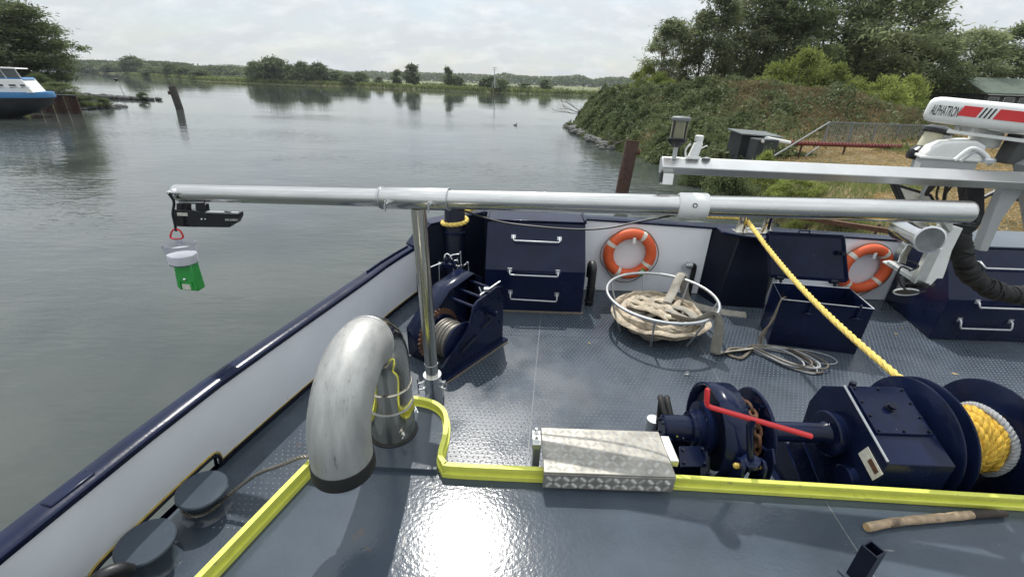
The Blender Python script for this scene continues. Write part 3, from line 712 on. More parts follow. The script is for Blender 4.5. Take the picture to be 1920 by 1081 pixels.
# ---- black sensor bracket hanging under the outer end
def crop(cx, cy): return 320 + cx / 13.714, 370 + cy / 13.714
yD = mL.y - .02
def DP(cx, cy, y=None): return PY(*crop(cx, cy), yD if y is None else y)
cam_ = thing('sensor_housing', 'black notched sensor housing bolted under the outer end of the mast tube', 'sensor', DP(600, 760))
th = V((0, .075, 0))
def slab(poly, name, m_, vec=th, par=None, y=None, bev=.006): return build(MB().prism([DP(a, c_, y) for a, c_ in poly], vec), name, m_, par or cam_, bevel=bev)
slab([(70, 345), (95, 310), (420, 325), (520, 330), (920, 385), (1745, 410), (1750, 520), (1668, 680), (1550, 685), (1510, 775), (480, 765), (170, 750), (110, 720)], 'body', 'black_gloss')
slab([(135, 150), (440, 150), (440, 330), (140, 318)], 'upper_lug', 'black_gloss', V((0, .05, 0)))
slab([(440, 150), (610, 158), (610, 172), (440, 168)], 'upper_bridge', 'black_gloss', V((0, .05, 0)), bev=.001)
slab([(620, 150), (890, 180), (920, 388), (640, 340)], 'upper_lug', 'black_gloss', V((0, .05, 0)))
slab([(200, 100), (840, 125), (840, 148), (200, 146)], 'mounting_plate', 'galv', V((0, .06, 0)), bev=.001)
slab([(160, 390), (430, 398), (432, 480), (170, 470)], 'label_plate', 'reflective', V((0, .004, 0)), y=yD - .004, bev=0)
for cx, r_ in ((803, .010), (893, .008)):
    p = DP(cx, 557, yD - .004); build(MB().sphere(p, r_, 10), 'screw', 'chrome', cam_)
build(MB().bar(DP(925, 370), DP(1745, 398), .03, .012), 'top_rail', 'grey_paint', cam_)
build(MB().bar(DP(1410, 350), DP(1560, 385), .03, .010), 'top_clip', 'black', cam_)
a_, b_ = DP(1400, 600, yD - .003), DP(1645, 605, yD - .003)
text('lettering', 'APLOREC', mtx(a_, b_ - a_, UP), .026, 'white_plastic', cam_, .0008)

# ---- hanging lamp with red clip
yL = yD - .06
hl_ = thing('hanging_lamp', 'clear topped green emergency lamp dangling from a red clip below the mast end', 'lamp', PY(358, 541, yL))
build(MB().tube(spline([ep + front * .042 - md * .008, PY(326, 378, yL), PY(324, 400, yL), PY(328, 420, yL), PY(330, 433, yL)], 6), .010, 8), 'lanyard', 'black', hl_)
ring_ = [PY(*p, yL) for p in ((328, 429), (337, 432), (343, 442), (341, 446), (331, 448), (321, 446), (320, 440), (323, 433))]
build(MB().tube(spline(ring_, 5, closed=True), .0075, 8, closed=True), 'carabiner', 'red', hl_)
ta, tb_ = PY(336, 456, yL), PY(345, 492, yL); ax = (tb_ - ta).normalized(); yo = V((0, .0, 0))
build(MB().bar(ta - ax * .045, ta + ax * .01, .05, .02), 'eyelet', 'clear_plastic', hl_)
Lh = (tb_ - ta).length
build(MB().lathe([(.020, 0), (.118, .0), (.124, .012), (.124, .02), (.117, .024), (.112, Lh - .02), (.108, Lh)], ta, ax, 32), 'clear_dome', 'clear_plastic', hl_)
build(MB().lathe([(.098, Lh * .55), (.098, Lh * .96)], ta, ax, 28), 'reflector', 'white_plastic', hl_)
ga, gb = PY(347, 489, yL), PY(359, 540, yL); gx_ = (gb - ga).normalized(); sx_ = V((0, 1, 0)).cross(gx_).normalized() * -1
if sx_.x < 0: sx_ = -sx_
Lg = (gb - ga).length; yv = V((0, .10, 0))
pol = [ga - sx_ * .075, ga + sx_ * .075, ga + sx_ * .085 + gx_ * Lg * .5, gb + sx_ * .095, gb - sx_ * .07, gb - sx_ * .085 - gx_ * .03, ga - sx_ * .078 + gx_ * Lg * .4]
build(MB().prism([p - V((0, .05, 0)) for p in pol], yv), 'battery_case', 'green', hl_, bevel=.012)
build(MB().sphere(ga.lerp(gb, .58) + V((0, -.052, 0)), .014, 10), 'screw', 'chrome', hl_)
build(MB().cyl(ga.lerp(gb, .45) - sx_ * .08, ga.lerp(gb, .45) - sx_ * .105, .014, n=8), 'side_bolt', 'chrome', hl_)
p = ga.lerp(gb, .76) + V((0, -.0505, 0)); build(MB().obox(p - sx_ * .035, sx_ * .07, gx_ * .05, V((0, -.003, 0))), 'label_plate', 'reflective', hl_)
build(MB().obox(p - sx_ * .055 + gx_ * -.03, sx_ * .012, gx_ * .075, V((0, -.010, 0))), 'ridge', 'green', hl_); build(MB().obox(p + sx_ * .045 + gx_ * -.03, sx_ * .012, gx_ * .075, V((0, -.010, 0))), 'ridge', 'green', hl_)

# ---- black cable slung under the mast tube
pa, pb_ = mast_at(855) - UP * .065, mast_at(1268) - UP * .07
mid = [PY(935, 415, 3.12), PY(1010, 425, 3.08), PY(1085, 430, 3.05), PY(1140, 427, 3.03), PY(1200, 415, 3.0)]
tag(build(MB().tube(spline([pa] + mid + [pb_], 8), .007, 8), 'slung_cable', 'black'), 'thin black cable slung loosely under the lying mast tube', 'cable')

# ---- lockers
def grab(parent, a, b_, out, drop, r=.011):   # grab bar: two brackets, legs and a bar
    a, b_ = V(a), V(b_); d = (b_ - a).normalized()
    mb = MB()
    pa_, pb2 = a + out * .055 + drop, b_ + out * .055 + drop
    mb.tube([a, a + out * .03 + drop * .15, a + out * .052 + drop * .75, pa_ + d * .012, pa_.lerp(pb2, .5), pb2 - d * .012, b_ + out * .052 + drop * .75, b_ + out * .03 + drop * .15, b_], r, 10)
    h = build(mb, 'grab_bar', 'galv', parent)
    for p in (a, b_): build(MB().obox(p - d * .028 + drop.normalized() * -.022 - out * .004, d * .056, drop.normalized() * .052, out * .014), 'bracket', 'galv', h)
lk = thing('deck_locker', 'navy sloped deck locker with three grab bars against the end bulwark', 'locker', (.3, 5.5, 0))
xl, xr = -.35, .935
prof = [(5.17, .012), (5.17, .59), (5.57, 1.125), (BACK + .03, 1.165), (BACK - .03, .012)]
prof = [(5.17, .012), (5.17, .59), (5.57, 1.125), (BACK - .025, 1.15), (BACK - .025, .012)]
build(MB().prism([(xl, y, z) for y, z in prof], (xr - xl, 0, 0)), 'body', 'navy', lk, bevel=.006)
build(MB().obox((xl - .015, 5.545, 1.118), (xr - xl + .03, 0, 0), (0, .33, .024), (0, -.0012, .026)), 'top_lid', 'navy', lk, bevel=.006)
for x in (xl - .012, xr - .02): build(MB().obox((x, 5.56, 1.146), (.03, 0, 0), (0, .30, .022), (0, 0, .02)), 'lid_edge', 'navy', lk, bevel=.004)
build(MB().box(((xl + xr) / 2, 5.16, .008), (xr - xl + .04, .05, .014)), 'base_flange', 'rope_brown', lk)
o1 = V((0, -.80, .60)).normalized(); dn1 = V((0, -.60, -.80)).normalized()
def onl(px, py): # on the sloped face
    for y in np.linspace(5.15, 5.6, 300):
        p = PY(px, py, float(y)); zf = .59 + (y - 5.17) * (1.125 - .59) / .40
        if y > 5.17 and p.z <= zf: return p
    return p
grab(lk, onl(963, 443), onl(1049, 447), o1, dn1 * .075)
grab(lk, PY(956, 505, 5.165) + V((0, 0, .0)), PY(1046, 509, 5.165), V((0, -1, 0)), V((0, 0, -.05)))
grab(lk, PY(957, 546, 5.168), PY(1044, 551, 5.168), V((0, -1, 0)), V((0, 0, -.085)))
lr = thing('deck_locker', 'navy sloped deck locker under the black conduit in the far corner', 'locker', (6.8, 5.4, 0))
xl, xr = 5.275, 8.5
prof = [(4.80, .012), (4.80, .56), (5.20, 1.10), (BACK - .025, 1.12), (BACK - .025, .012)]
pv_ = [V((xl + (y - 4.80) * .25, y, z)) for y, z in prof] + [V((xr, y, z)) for y, z in prof]; k = len(prof)
build(MB().add(pv_, [tuple(range(k)), tuple(range(2 * k - 1, k - 1, -1))] + [(q, k + q, k + (q + 1) % k, (q + 1) % k) for q in range(k)]), 'body', 'navy', lr, bevel=.006)
build(MB().prism([(xl + .085, 5.17, 1.102), (xr, 5.17, 1.102), (xr, 5.86, 1.114), (xl + .26, 5.86, 1.114)], (0, 0, .022)), 'top_lid', 'roof', lr, bevel=.006)  # navy lid given a lighter blue grey, sky reflection painted into its colour
o2 = V((0, -.80, .60)).normalized()
grab(lr, (5.72, 5.08, .94), (6.35, 5.08, .94), o2, dn1 * .085, .012)
grab(lr, (5.62, 4.795, .55), (6.25, 4.795, .55), V((0, -1, 0)), V((0, 0, -.06)), .012)
grab(lr, (5.52, 4.795, .30), (6.15, 4.795, .30), V((0, -1, 0)), V((0, 0, -.10)), .012)

# ---- lifebuoys
def lifebuoy(c, label, sticker):
    root = thing('lifebuoy', label, 'lifebuoy', V(c) - V((0, 0, .375)))
    cc = V(c); ax = V((0, 1, 0))
    build(MB().torus(cc, ax, .302, .074, 56, 16), 'ring', 'orange', root)
    for k in range(4):
        a = R(38 + 90 * k) if not sticker else R(28 + 90 * k)
        x, y, d = frame_of(ax); n_ = 10; mb = MB()
        mb.torus(cc, ax, .302, .0765, 5, 16, a - .085, a + .085)
        build(mb, 'reflective_band', 'reflective', root)
    pts = []
    for i in range(64):
        a = 2 * math.pi * i / 64; q = abs(math.sin(2 * (a - R(38)))); rr = .380 + .035 * q
        pts.append(cc + V((rr * math.cos(a), -.01 + .02 * q, rr * math.sin(a) - .03 * q)))
    build(MB().tube(pts, .007, 6, closed=True), 'grab_line', 'rope_brown', root)
    build(MB().box(cc + V((.02, -.055, .225)), (.045, .02, .10)), 'hook', 'white_plastic', root, bevel=.006)
    build(MB().box(cc + V((.02, .04, .23)), (.03, .12, .02)), 'hook_arm', 'white_plastic', root)
    if sticker:
        p = cc + V((.19, -.077, -.236)); q = V((.78, 0, .62)); u_ = V((-.62, 0, .78))
        s_ = build(MB().obox(p - q * .05 - u_ * .04, q * .10, u_ * .08, V((0, -.004, 0))), 'sticker', 'green', root)
        build(MB().torus(p + V((0, -.005, 0)), ax, .022, .006, 20, 6), 'sticker_ring', 'white_plastic', s_)
    return root
lifebuoy((1.65, BACK - .085, .615), 'orange lifebuoy with a green sticker beside the sloped locker', True)
lifebuoy((5.02, BACK - .085, .515), 'orange lifebuoy half hidden behind the open box lid', False)

# ---- black gooseneck air pipe by the locker
p = PZ(1104, 570, 0); 
ag = thing('air_pipe', 'short black gooseneck air pipe beside the navy locker', 'air pipe', p)
q = V((-.02, 1, 0)).normalized()
pts = [p, p + UP * .50] + [p + UP * .50 + q * (.07 - .07 * math.cos(a)) + UP * (.07 * math.sin(a)) for a in np.linspace(.3, math.pi, 8)] + [p + UP * .36 + q * .14]
build(MB().tube(pts, .055, 20), 'pipe', 'black', ag)
build(MB().torus(p + UP * .25, UP, .057, .008, 20, 6), 'coupling_ring', 'rubber', ag); build(MB().torus(p + UP * .06, UP, .06, .010, 20, 6), 'coupling_ring', 'rubber', ag)
# ---- hose valve on the white panel
p = PY(1291, 497, BACK - .07)
hv = thing('hose_valve', 'small steel hose coupling on a black elbow at the white panel', 'valve', (p.x, p.y, 0))
build(MB().tube(spline([p + V((.10, .02, -p.z + .0)), p + V((.10, .02, -.22)), p + V((.10, .02, -.06)), p + V((.085, .015, -.01)), p + V((.03, 0, 0))], 5), .034, 14), 'elbow', 'black', hv)
build(MB().cyl(p + V((.04, 0, 0)), p + V((-.02, -.01, 0)), .048, n=18).cyl(p + V((-.02, -.01, 0)), p + V((-.055, -.015, 0)), .040, n=18), 'coupling', 'galv', hv)
build(MB().torus(p + V((-.04, -.01, -.03)), V((0, 1, 0)), .05, .006, 20, 6), 'ring', 'galv', hv)

# ---- bitt in the port corner with the shore rope round it
p = V((-.80, 5.70, .0))
bt = thing('corner_bitt', 'thick round navy bitt rising through the corner of the bulwark', 'bitt', p)
build(MB().tube([p, p + UP * 1.36, p + UP * 1.38], [.135, .135, .12], 28), 'post', 'navy_dark', bt)
build(MB().tube([p + UP * .90, p + UP * .935], .16, 28), 'collar', 'navy', bt, bevel=.005)
bittp = p
# ---- fairlead with the mooring line
fp = V((3.17, 5.76, wtop(3.2) + .03))
fl = thing('fairlead', 'dull steel roller fairlead with two flared posts above the bracing column', 'fairlead', fp)
build(MB().prism([fp + V((-.16, -.05, 0)), fp + V((.36, -.05, 0)), fp + V((.36, .12, 0)), fp + V((-.16, .12, 0))], (0, 0, .012)), 'base_plate', 'steel_dull', fl)
build(MB().lathe([(.085, 0), (.07, .03), (.055, .12), (.06, .2), (.075, .24)], fp + V((-.07, .03, .01)), UP, 20), 'horn', 'steel_polished', fl)
build(MB().lathe([(.085, 0), (.07, .03), (.055, .12), (.06, .2), (.075, .24)], fp + V((.27, .03, .01)), UP, 20), 'horn', 'steel_polished', fl)
for z in (.20, .025): build(MB().box(fp + V((.10, .10, z)), (.30, .02, .03)), 'cross_bar', 'white_plastic', fl)
ro = fp + V((-.0, .06, .14))
WA = V((0, 2.50, .48))                      # winch shaft line
rend = V((2.99, 2.62, .80))
l0 = ro + V((-.015, -.12, -.012))
pt = [l0.lerp(rend, t) - UP * .10 * math.sin(math.pi * t) for t in np.linspace(.12, 1, 8)]
p = bittp; rp_ = [p + V((.165 * math.cos(a), .165 * math.sin(a), 1.07 + .012 * a)) for a in np.linspace(-3.6, 1.2, 24)]
lead = [p + V((.16, .22, 1.15)), p + V((.7, .40, 1.22)), p + V((1.6, .52, 1.20)), p + V((2.6, .52, 1.16)), p + V((3.5, .40, 1.13)), ro + V((-.10, .14, .01)), ro + V((-.03, .05, .0)), ro, l0]
tag(build(MB().rope(spline([p + V((-.05, .24, 1.02))] + rp_ + lead + pt, 5), .031, .19), 'mooring_rope', 'rope_yellow'), 'yellow mooring rope from the corner bitt through the fairlead down to the winch', 'rope')

# ---- wire basket with coiled fire hose
bc = V((1.85, 4.88, 0)); BRr = .665
bk = thing('hose_basket', 'round tubular steel basket standing on the deck', 'basket', bc)
tilt = lambda a: .44 + .02 * math.sin(a)
build(MB().tube([bc + V((BRr * math.cos(a), BRr * math.sin(a), tilt(a))) for a in np.linspace(0, 2 * math.pi, 73)[:-1]], .019, 10, closed=True), 'top_ring', 'galv', bk)
build(MB().torus(bc + UP * .055, UP, .36, .014, 56, 8), 'bottom_ring', 'galv', bk)
for k in range(7):
    a = R(-112 + 360 / 7 * k); d = V((math.cos(a), math.sin(a), 0))
    build(MB().tube([bc + d * BRr + UP * (tilt(a) - .005), bc + d * .62 + UP * .28, bc + d * .50 + UP * .0], .013, 8), 'leg', 'galv', bk)
for k in range(4):
    a = R(20 + 45 * k); d = V((math.cos(a), math.sin(a), 0)); build(MB().cyl(bc - d * .36 + UP * .055, bc + d * .36 + UP * .055, .009, n=6), 'floor_bar', 'galv', bk)
hs = thing('fire_hose', 'crumpled beige flat fire hose heaped in the round basket', 'hose', bc + UP * .07)
r2_ = random.Random(3)
def wob(Rm, z, ph, amp=.03, n=44, ecc=.0, cx=0, cy=0):
    f1, f2, f3 = r2_.uniform(0, 6), r2_.uniform(0, 6), r2_.uniform(0, 6)
    return [bc + V((cx, cy, 0)) + V(((Rm + amp * math.sin(3 * a + f1) + amp * .6 * math.sin(7 * a + f2)) * math.cos(a), (Rm * (1 - ecc) + amp * math.sin(4 * a + f3)) * math.sin(a), z + .016 * math.sin(5 * a + f2) + .010 * math.sin(11 * a + f1))) for a in np.linspace(ph, ph + 2 * math.pi, n + 1)[:-1]]
lay = [(.40, .085, 1), (.33, .09, 0), (.25, .09, 1), (.46, .125, 0), (.40, .135, 1), (.51, .165, 1), (.55, .20, 0), (.45, .17, 1), (.36, .155, 0), (.26, .14, 1), (.50, .215, 1), (.42, .21, 0), (.32, .19, 1), (.20, .13, 0)]
for i, (Rm, z, kk) in enumerate(lay):
    ps = wob(Rm, z, i * 1.1, .022)
    build(MB().tube(ps, [(.048 + .012 * math.sin(i + j * .9)) for j in range(len(ps))], 10, closed=True, flat=((.30, 1.05) if kk else (1.05, .38)), upv=UP), 'hose_turn', 'canvas' if i % 4 else 'canvas_grey', hs)
for i in range(9):                          # folded bights on top
    a = r2_.uniform(0, 6.3); c_ = V((r2_.uniform(-.22, .22), r2_.uniform(-.2, .22), .225 + .02 * i * .5)); d = V((math.cos(a), math.sin(a), 0)); s_ = V((-d.y, d.x, 0)); Lg_ = r2_.uniform(.16, .28)
    c_ = bc + c_
    ps = spline([c_ - d * Lg_ + s_ * .05 - UP * .06, c_ - d * Lg_ * .3 + s_ * .085 + UP * .02, c_ + d * Lg_ * .6 + s_ * .06, c_ + d * Lg_ - s_ * .0 - UP * .015, c_ + d * Lg_ * .55 - s_ * .075, c_ - d * Lg_ * .4 - s_ * .07 + UP * .015, c_ - d * Lg_ * 1.05 - s_ * .03 - UP * .07], 6)
    build(MB().tube(ps, [(.048 + .010 * math.sin(j * 1.3 + i)) for j in range(len(ps))], 10, flat=(.95, .42), upv=UP), 'hose_bight', 'canvas' if i % 3 else 'canvas_grey', hs)
tail = [bc + V((.05, -.30, .33)), bc + V((.28, -.46, .36)), bc + V((.41, -.50, .475)), bc + V((.465, -.555, .46)), bc + V((.49, -.60, .30)), bc + V((.50, -.62, .06)), bc + V((.53, -.61, .022)), bc + V((.66, -.57, .02)), bc + V((.85, -.53, .025)), bc + V((.97, -.50, .03))]
build(MB().tube(spline(tail, 6), .062, 10, flat=(.95, .22), upv=(.45, .6, .65)), 'hose_tail', 'canvas_grey', hs)
kn = tail[-1]
build(MB().torus(kn, V((1, .3, 0)), .03, .012, 14, 6).torus(kn + V((.02, .005, 0)), V((1, .2, .1)), .03, .011, 14, 6), 'lashing', 'rope_brown', hs)
tail2 = [bc + V((.12, .10, .30)), bc + V((.25, .30, .36)), bc + V((.36, .47, .47)), bc + V((.42, .55, .505)), bc + V((.48, .60, .44)), bc + V((.55, .62, .20)), bc + V((.66, .60, .05)), bc + V((.85, .50, .025)), bc + V((1.05, .42, .02)), bc + V((1.32, .36, .02))]
build(MB().tube(spline(tail2, 6), .058, 10, flat=(.95, .24), upv=(-.3, -.4, .85)), 'hose_tail', 'canvas_grey', hs)

# ---- open steel box with its lid up
bx = thing('steel_box', 'open navy steel box with its lid raised in front of the second lifebuoy', 'box', (3.6, 4.7, 0))
c4 = [V((3.11, 4.55, 0)), V((4.05, 4.38, 0)), V((4.15, 4.93, 0)), V((3.26, 5.03, 0))]; hb = .60
inner = sum(c4, V((0, 0, 0))) / 4
def wallbox(a, b_, name):
    d = (inner - (a + b_) / 2); n_ = V((-(b_ - a).y, (b_ - a).x, 0)).normalized(); n_ = n_ if n_.dot(d) > 0 else -n_
    return build(MB().obox(a + UP * .004, b_ - a, n_ * .012, UP * hb), name, 'navy', bx, bevel=.002)
for i in range(4): wallbox(c4[i], c4[(i + 1) % 4], 'side')
build(MB().prism([c + UP * .03 for c in c4], (0, 0, .01)), 'floor', 'navy_dark', bx)
build(MB().tube([c4[i % 4] + UP * (hb + .004) for i in (0, 1, 2, 3)], .006, 6, closed=True), 'worn_edge', 'galv', bx)
for t in (.34, .86):
    p = c4[0].lerp(c4[1], t) + UP * (hb - .06) + V((-.02, -.02, 0))
    cl = build(MB().cyl(p + UP * .10, p - UP * .06, .012, n=8).sphere(p - UP * .07, .022, 10), 'clamp', 'navy', bx)
    build(MB().cyl(p - UP * .07 + V((-.05, 0, 0)), p - UP * .07 + V((.05, -.01, 0)), .009, n=8), 'wing_nut', 'navy', cl)
l4 = [PY(*q, y) for q, y in (((1440, 436), 5.22), ((1580, 443), 5.12), ((1587, 526), 4.98), ((1444, 516), 5.07))]
nl = (l4[1] - l4[0]).cross(l4[3] - l4[0]).normalized(); nl = nl if nl.y > 0 else -nl
lid = build(MB().prism(l4, nl * .014), 'lid', 'navy', bx, bevel=.002)
for i in range(4): build(MB().bar(l4[i], l4[(i + 1) % 4], .03, .045), 'lid_frame', 'navy', lid, bevel=.003)
p = l4[0].lerp(l4[1], .48); build(MB().tube([p - V((.07, 0, 0)), p + V((-.06, .0, .05)), p + V((.06, .0, .05)), p + V((.07, 0, 0))], .010, 8), 'handle', 'navy', lid)
p = l4[1].lerp(l4[2], .38) - nl * .03 + (l4[0] - l4[1]) * .06; build(MB().box(p, (.10, .03, .05)).cyl(p, p - nl * .05, .018, n=10), 'latch', 'navy_dark', lid)
for t in (.13, .84):
    a_ = l4[3].lerp(l4[2], t); b2 = c4[3].lerp(c4[2], t) + UP * hb
    build(MB().cyl(a_ + V((-.045, 0, -.02)), a_ + V((.045, 0, -.02)), .03, n=12).bar(a_ - UP * .0, b2 - UP * .05, .05, .014), 'hinge', 'navy_dark', bx)
# thin grey lines hung from the box corner and bundled on deck
ln = thing('heaving_line', 'loose bundle of thin grey lines hanging from the steel box onto the deck', 'rope', c4[0] + V((-.3, -.1, 0)))
e = c4[0] + UP * (hb + .015)
for i in range(3):
    j = lambda s=.02: V((r2_.uniform(-s, s), r2_.uniform(-s, s), 0))
    pz = [e + V((.16, .10, -.25)), e + V((.07, .03, -.02)), e + V((.02, 0, .012)), e + V((-.03, -.03, -.03)), e + V((-.08, -.06, -.25)) + j(), e + V((-.16, -.10, -.45)) + j(), V((2.92, 4.40, .02)) + j(), V((2.62, 4.42, .014)) + j(.03), V((2.50, 4.30, .014)) + j(.03), V((2.62, 4.20, .02)) + j(.02), V((kn.x + .02, kn.y - .0, .03))]
    build(MB().tube(spline(pz, 6), .0085, 6), 'line', 'rope_brown', ln)
for i in range(8):
    k1, k2 = r2_.uniform(.45, .72), r2_.uniform(.10, .22); z = .014 + .007 * i; s1_ = r2_.uniform(-.06, .06)
    pz = [kn + V((-.01, 0, z - kn.z + .02)), kn + V((k1 * .35, -.02 + k2 * .3, z - kn.z)), kn + V((k1 * .8, -.10 + k2 * .5 + s1_, z - kn.z)), kn + V((k1, -.26 + s1_, z - kn.z)), kn + V((k1 * .85, -.38 + s1_, z - kn.z)), kn + V((k1 * .5, -.30 - k2 * .2, z - kn.z)), kn + V((k1 * .2, -.13, z - kn.z)), kn + V((.0, -.01, z - kn.z + .01))]
    build(MB().tube(spline(pz, 6), .0085, 6), 'line', 'rope_brown' if i % 2 else 'rope_grey', ln)
pz = [kn + V((.3, .0, .01)), kn + V((.62, .05, -.018)), kn + V((.86, -.05, -.018)), kn + V((.90, -.18, -.018)), kn + V((.78, -.24, -.018)), kn + V((.60, -.2, -.018))]
build(MB().tube(spline(pz, 8), .006, 6), 'line', 'rope_grey', ln)
# ---- port winch: two cheeks, tie bars, drum with wire, gear under a bent hood
A = V((-.60, 3.70, 0)); U_ = V((.586, .81, 0)); W_ = V((-.81, .586, 0))
def L(u, w_, z): return A + U_ * u + W_ * w_ + UP * z
wl = thing('port_winch', 'navy anchor winch with a drum of dark wire behind the crutch post', 'winch', A)
ck = [(-.12, .004), (-.12, .16), (-.02, .24), (.10, .315), (.22, .40), (.30, .48), (.33, .57), (.36, .66), (.42, .70), (.74, .755), (.82, .73), (.87, .62), (.87, .004)]
build(MB().prism([L(u, 0, z) for u, z in ck], W_ * .022), 'cheek', 'navy', wl, bevel=.004)
build(MB().tube([L(u, -.004, z) for u, z in ck[1:12]], .010, 6), 'cheek_edge', 'navy', wl)
build(MB().obox(L(-.15, -.05, .002), U_ * 1.06, W_ * .10, UP * .035), 'base_angle', 'navy', wl, bevel=.004)
build(MB().obox(L(-.15, -.065, .001), U_ * 1.04, W_ * .015, UP * .012), 'base_weld', 'rope_brown', wl)
hd = [(-.02, .02), (-.02, .36), (.40, .715), (.80, .79), (.93, .70), (.95, .02)]
hm = MB(); vs = []
for u, z in hd: vs += [L(u, .38, z), L(u, .62, z)]
hm.add(vs, [(2 * i, 2 * i + 2, 2 * i + 3, 2 * i + 1) for i in range(5)])
o = build(hm, 'gear_hood', 'navy', wl, angle=20); s_ = o.modifiers.new('thick', 'SOLIDIFY'); s_.thickness = .012; s_.offset = -1
build(MB().prism([L(u, .60, z) for u, z in hd], W_ * .012), 'hood_side', 'navy', wl)
build(MB().prism([L(u, .385, z) for u, z in [(-.01, .02), (-.01, .34), (.06, .40), (.10, .30), (.14, .12), (.94, .10), (.94, .02)]], W_ * .012), 'hood_rim', 'navy', wl)
for u, z in ((.42, .62), (.58, .66), (.76, .70)):
    build(MB().cyl(L(u, .01, z), L(u, .40, z), .018, n=10), 'tie_bar', 'navy', wl)
dc = (.20, .275)
dr = build(MB().lathe([(.235, 0), (.24, .006), (.24, .018), (.235, .024), (.13, .024), (.13, .29), (.235, .29), (.235, .31)], L(dc[0], .035, dc[1]), W_, 32), 'drum', 'navy', wl)
for k in range(8):
    build(MB().torus(L(dc[0], .075 + k * .030, dc[1]), W_ + U_ * .02, .185 + .008 * math.sin(k * 2.1), .0165, 40, 8), 'wire_turn', 'wire', dr)
gm = MB(); gm.cyl(L(dc[0], .352, dc[1]), L(dc[0], .378, dc[1]), .262, n=40)
for k in range(34):
    a = 2 * math.pi * k / 34; c_ = L(dc[0] + .27 * math.cos(a), .353, dc[1] + .27 * math.sin(a)); rd = U_ * math.cos(a) + UP * math.sin(a); tg = -U_ * math.sin(a) + UP * math.cos(a)
    gm.obox(c_ - rd * .012 - tg * .010, rd * .032, tg * .020, W_ * .024)
build(gm, 'gear_wheel', 'rust', wl)
build(MB().cyl(L(dc[0], -.002, dc[1]), L(dc[0], .39, dc[1]), .04, n=16), 'drum_shaft', 'navy_dark', wl)
build(MB().cyl(L(.60, .0, .52), L(.60, -.13, .52), .032, n=16).cyl(L(.60, .0, .52), L(.60, -.02, .52), .055, n=20), 'stub_shaft', 'navy', wl)
for u, z in ((.40, .60), (.50, .66), (.62, .69), (.66, .64), (.78, .60), (.80, .30), (.55, .58)):
    build(MB().cyl(L(u, 0, z), L(u, -.012, z), .012, n=6), 'bolt', 'navy', wl)
for (u, z), (u2, z2) in (((.15, .22), (.40, .30)), ((.48, .36), (.62, .41))):
    build(MB().cyl(L(u, -.02, z), L(u2, -.02, z2), .008, n=8).cyl(L(u, -.02, z), L(u, 0, z), .008, n=8).cyl(L(u2, -.02, z2), L(u2, 0, z2), .008, n=8), 'lever', 'navy_dark', wl)
build(MB().bar(L(.50, .03, .735), L(.80, .0, .80), .012).bar(L(.54, .04, .73), L(.54, .08, .80), .01).box(L(.60, .03, .765), (.05, .05, .03)), 'pawl', 'galv', wl)
# ---- hydraulic valve manifold behind the port winch
vb = PY(843, 497, 5.05)
vm = thing('valve_manifold', 'small hydraulic valve block with bright steel pipes behind the port winch', 'valve', (vb.x, vb.y, 0))
build(MB().box(vb, (.16, .07, .06)).cyl(vb + V((-.04, 0, .02)), vb + V((-.04, 0, .09)), .022, n=10).cyl(vb + V((.04, 0, .02)), vb + V((.04, 0, .08)), .018, n=10).cyl(vb + V((.0, 0, .0)), vb + V((.02, 0, -.12)), .018, n=10), 'block', 'navy', vm, bevel=.004)
build(MB().box(V((vb.x, vb.y + .02, vb.z / 2)), (.06, .04, vb.z)), 'stand', 'navy_dark', vm)
for pts in ([(-.13, 0, -.45), (-.13, 0, -.02), (-.12, 0, .02), (-.08, 0, .02)], [(.02, 0, .09), (.02, 0, .125), (.05, 0, .14), (.12, 0, .15), (.145, 0, .12), (.145, 0, -.45)], [(.05, 0, .06), (.09, 0, .07), (.10, 0, .03), (.10, 0, -.45)], [(.08, 0, .0), (.16, 0, -.01), (.20, 0, .02), (.235, 0, .0), (.235, 0, -.45)], [(-.10, 0, .03), (-.20, -.05, -.0), (-.36, -.1, -.06)], [(-.06, 0, .09), (-.055, 0, .13), (-.02, 0, .15), (.02, 0, .12)], [(.05, 0, 0), (.05, 0, -.45)]):
    build(MB().tube(spline([vb + V((a, c, d if d > -.4 else -vb.z + .02)) for a, c, d in pts], 4), .0085, 8), 'pipe', 'chrome', vm)
for a, d in ((-.09, .03), (-.12, .0), (.02, .10), (.10, .06), (.14, .0), (-.05, .10), (.17, .0)):
    build(MB().cyl(vb + V((a, -.012, d - .014)), vb + V((a, -.012, d + .014)), .017, n=6), 'fitting', 'chrome', vm)

# ---- main mooring winch on a shaft along the deckhouse edge
wy, wz = 2.52, .48
mw = thing('mooring_winch', 'big navy mooring winch with chain wheel gearbox and rope reel beyond the yellow rim', 'winch', (2.3, wy, 0))
X = V((1, 0, 0))
def ax(x, dy=0, dz=0): return V((x, wy + dy, wz + dz))
build(MB().cyl(ax(1.40), ax(3.62), .055, n=20), 'axle', 'navy_dark', mw)
mo_ = build(MB().lathe([(.08, 0), (.095, .012), (.095, .20), (.125, .20), (.125, .235), (.14, .245), (.14, .31)], ax(1.145), X, 28), 'motor', 'navy', mw)
for a in (20, 110, 200, 290): build(MB().cyl(ax(1.146, .065 * math.cos(R(a)), .065 * math.sin(R(a))), ax(1.128, .065 * math.cos(R(a)), .065 * math.sin(R(a))), .011, n=6), 'bolt', 'navy_dark', mo_)
build(MB().cyl(ax(1.22, -.10, .02), ax(1.22, -.116, .025), .008, n=6).cyl(ax(1.27, -.10, .0), ax(1.27, -.116, .0), .008, n=6), 'grease_nipple', 'chrome', mo_)
build(MB().box(ax(1.16, -.09, -.03), (.06, .06, .06)), 'port_block', 'navy', mo_, bevel=.006)
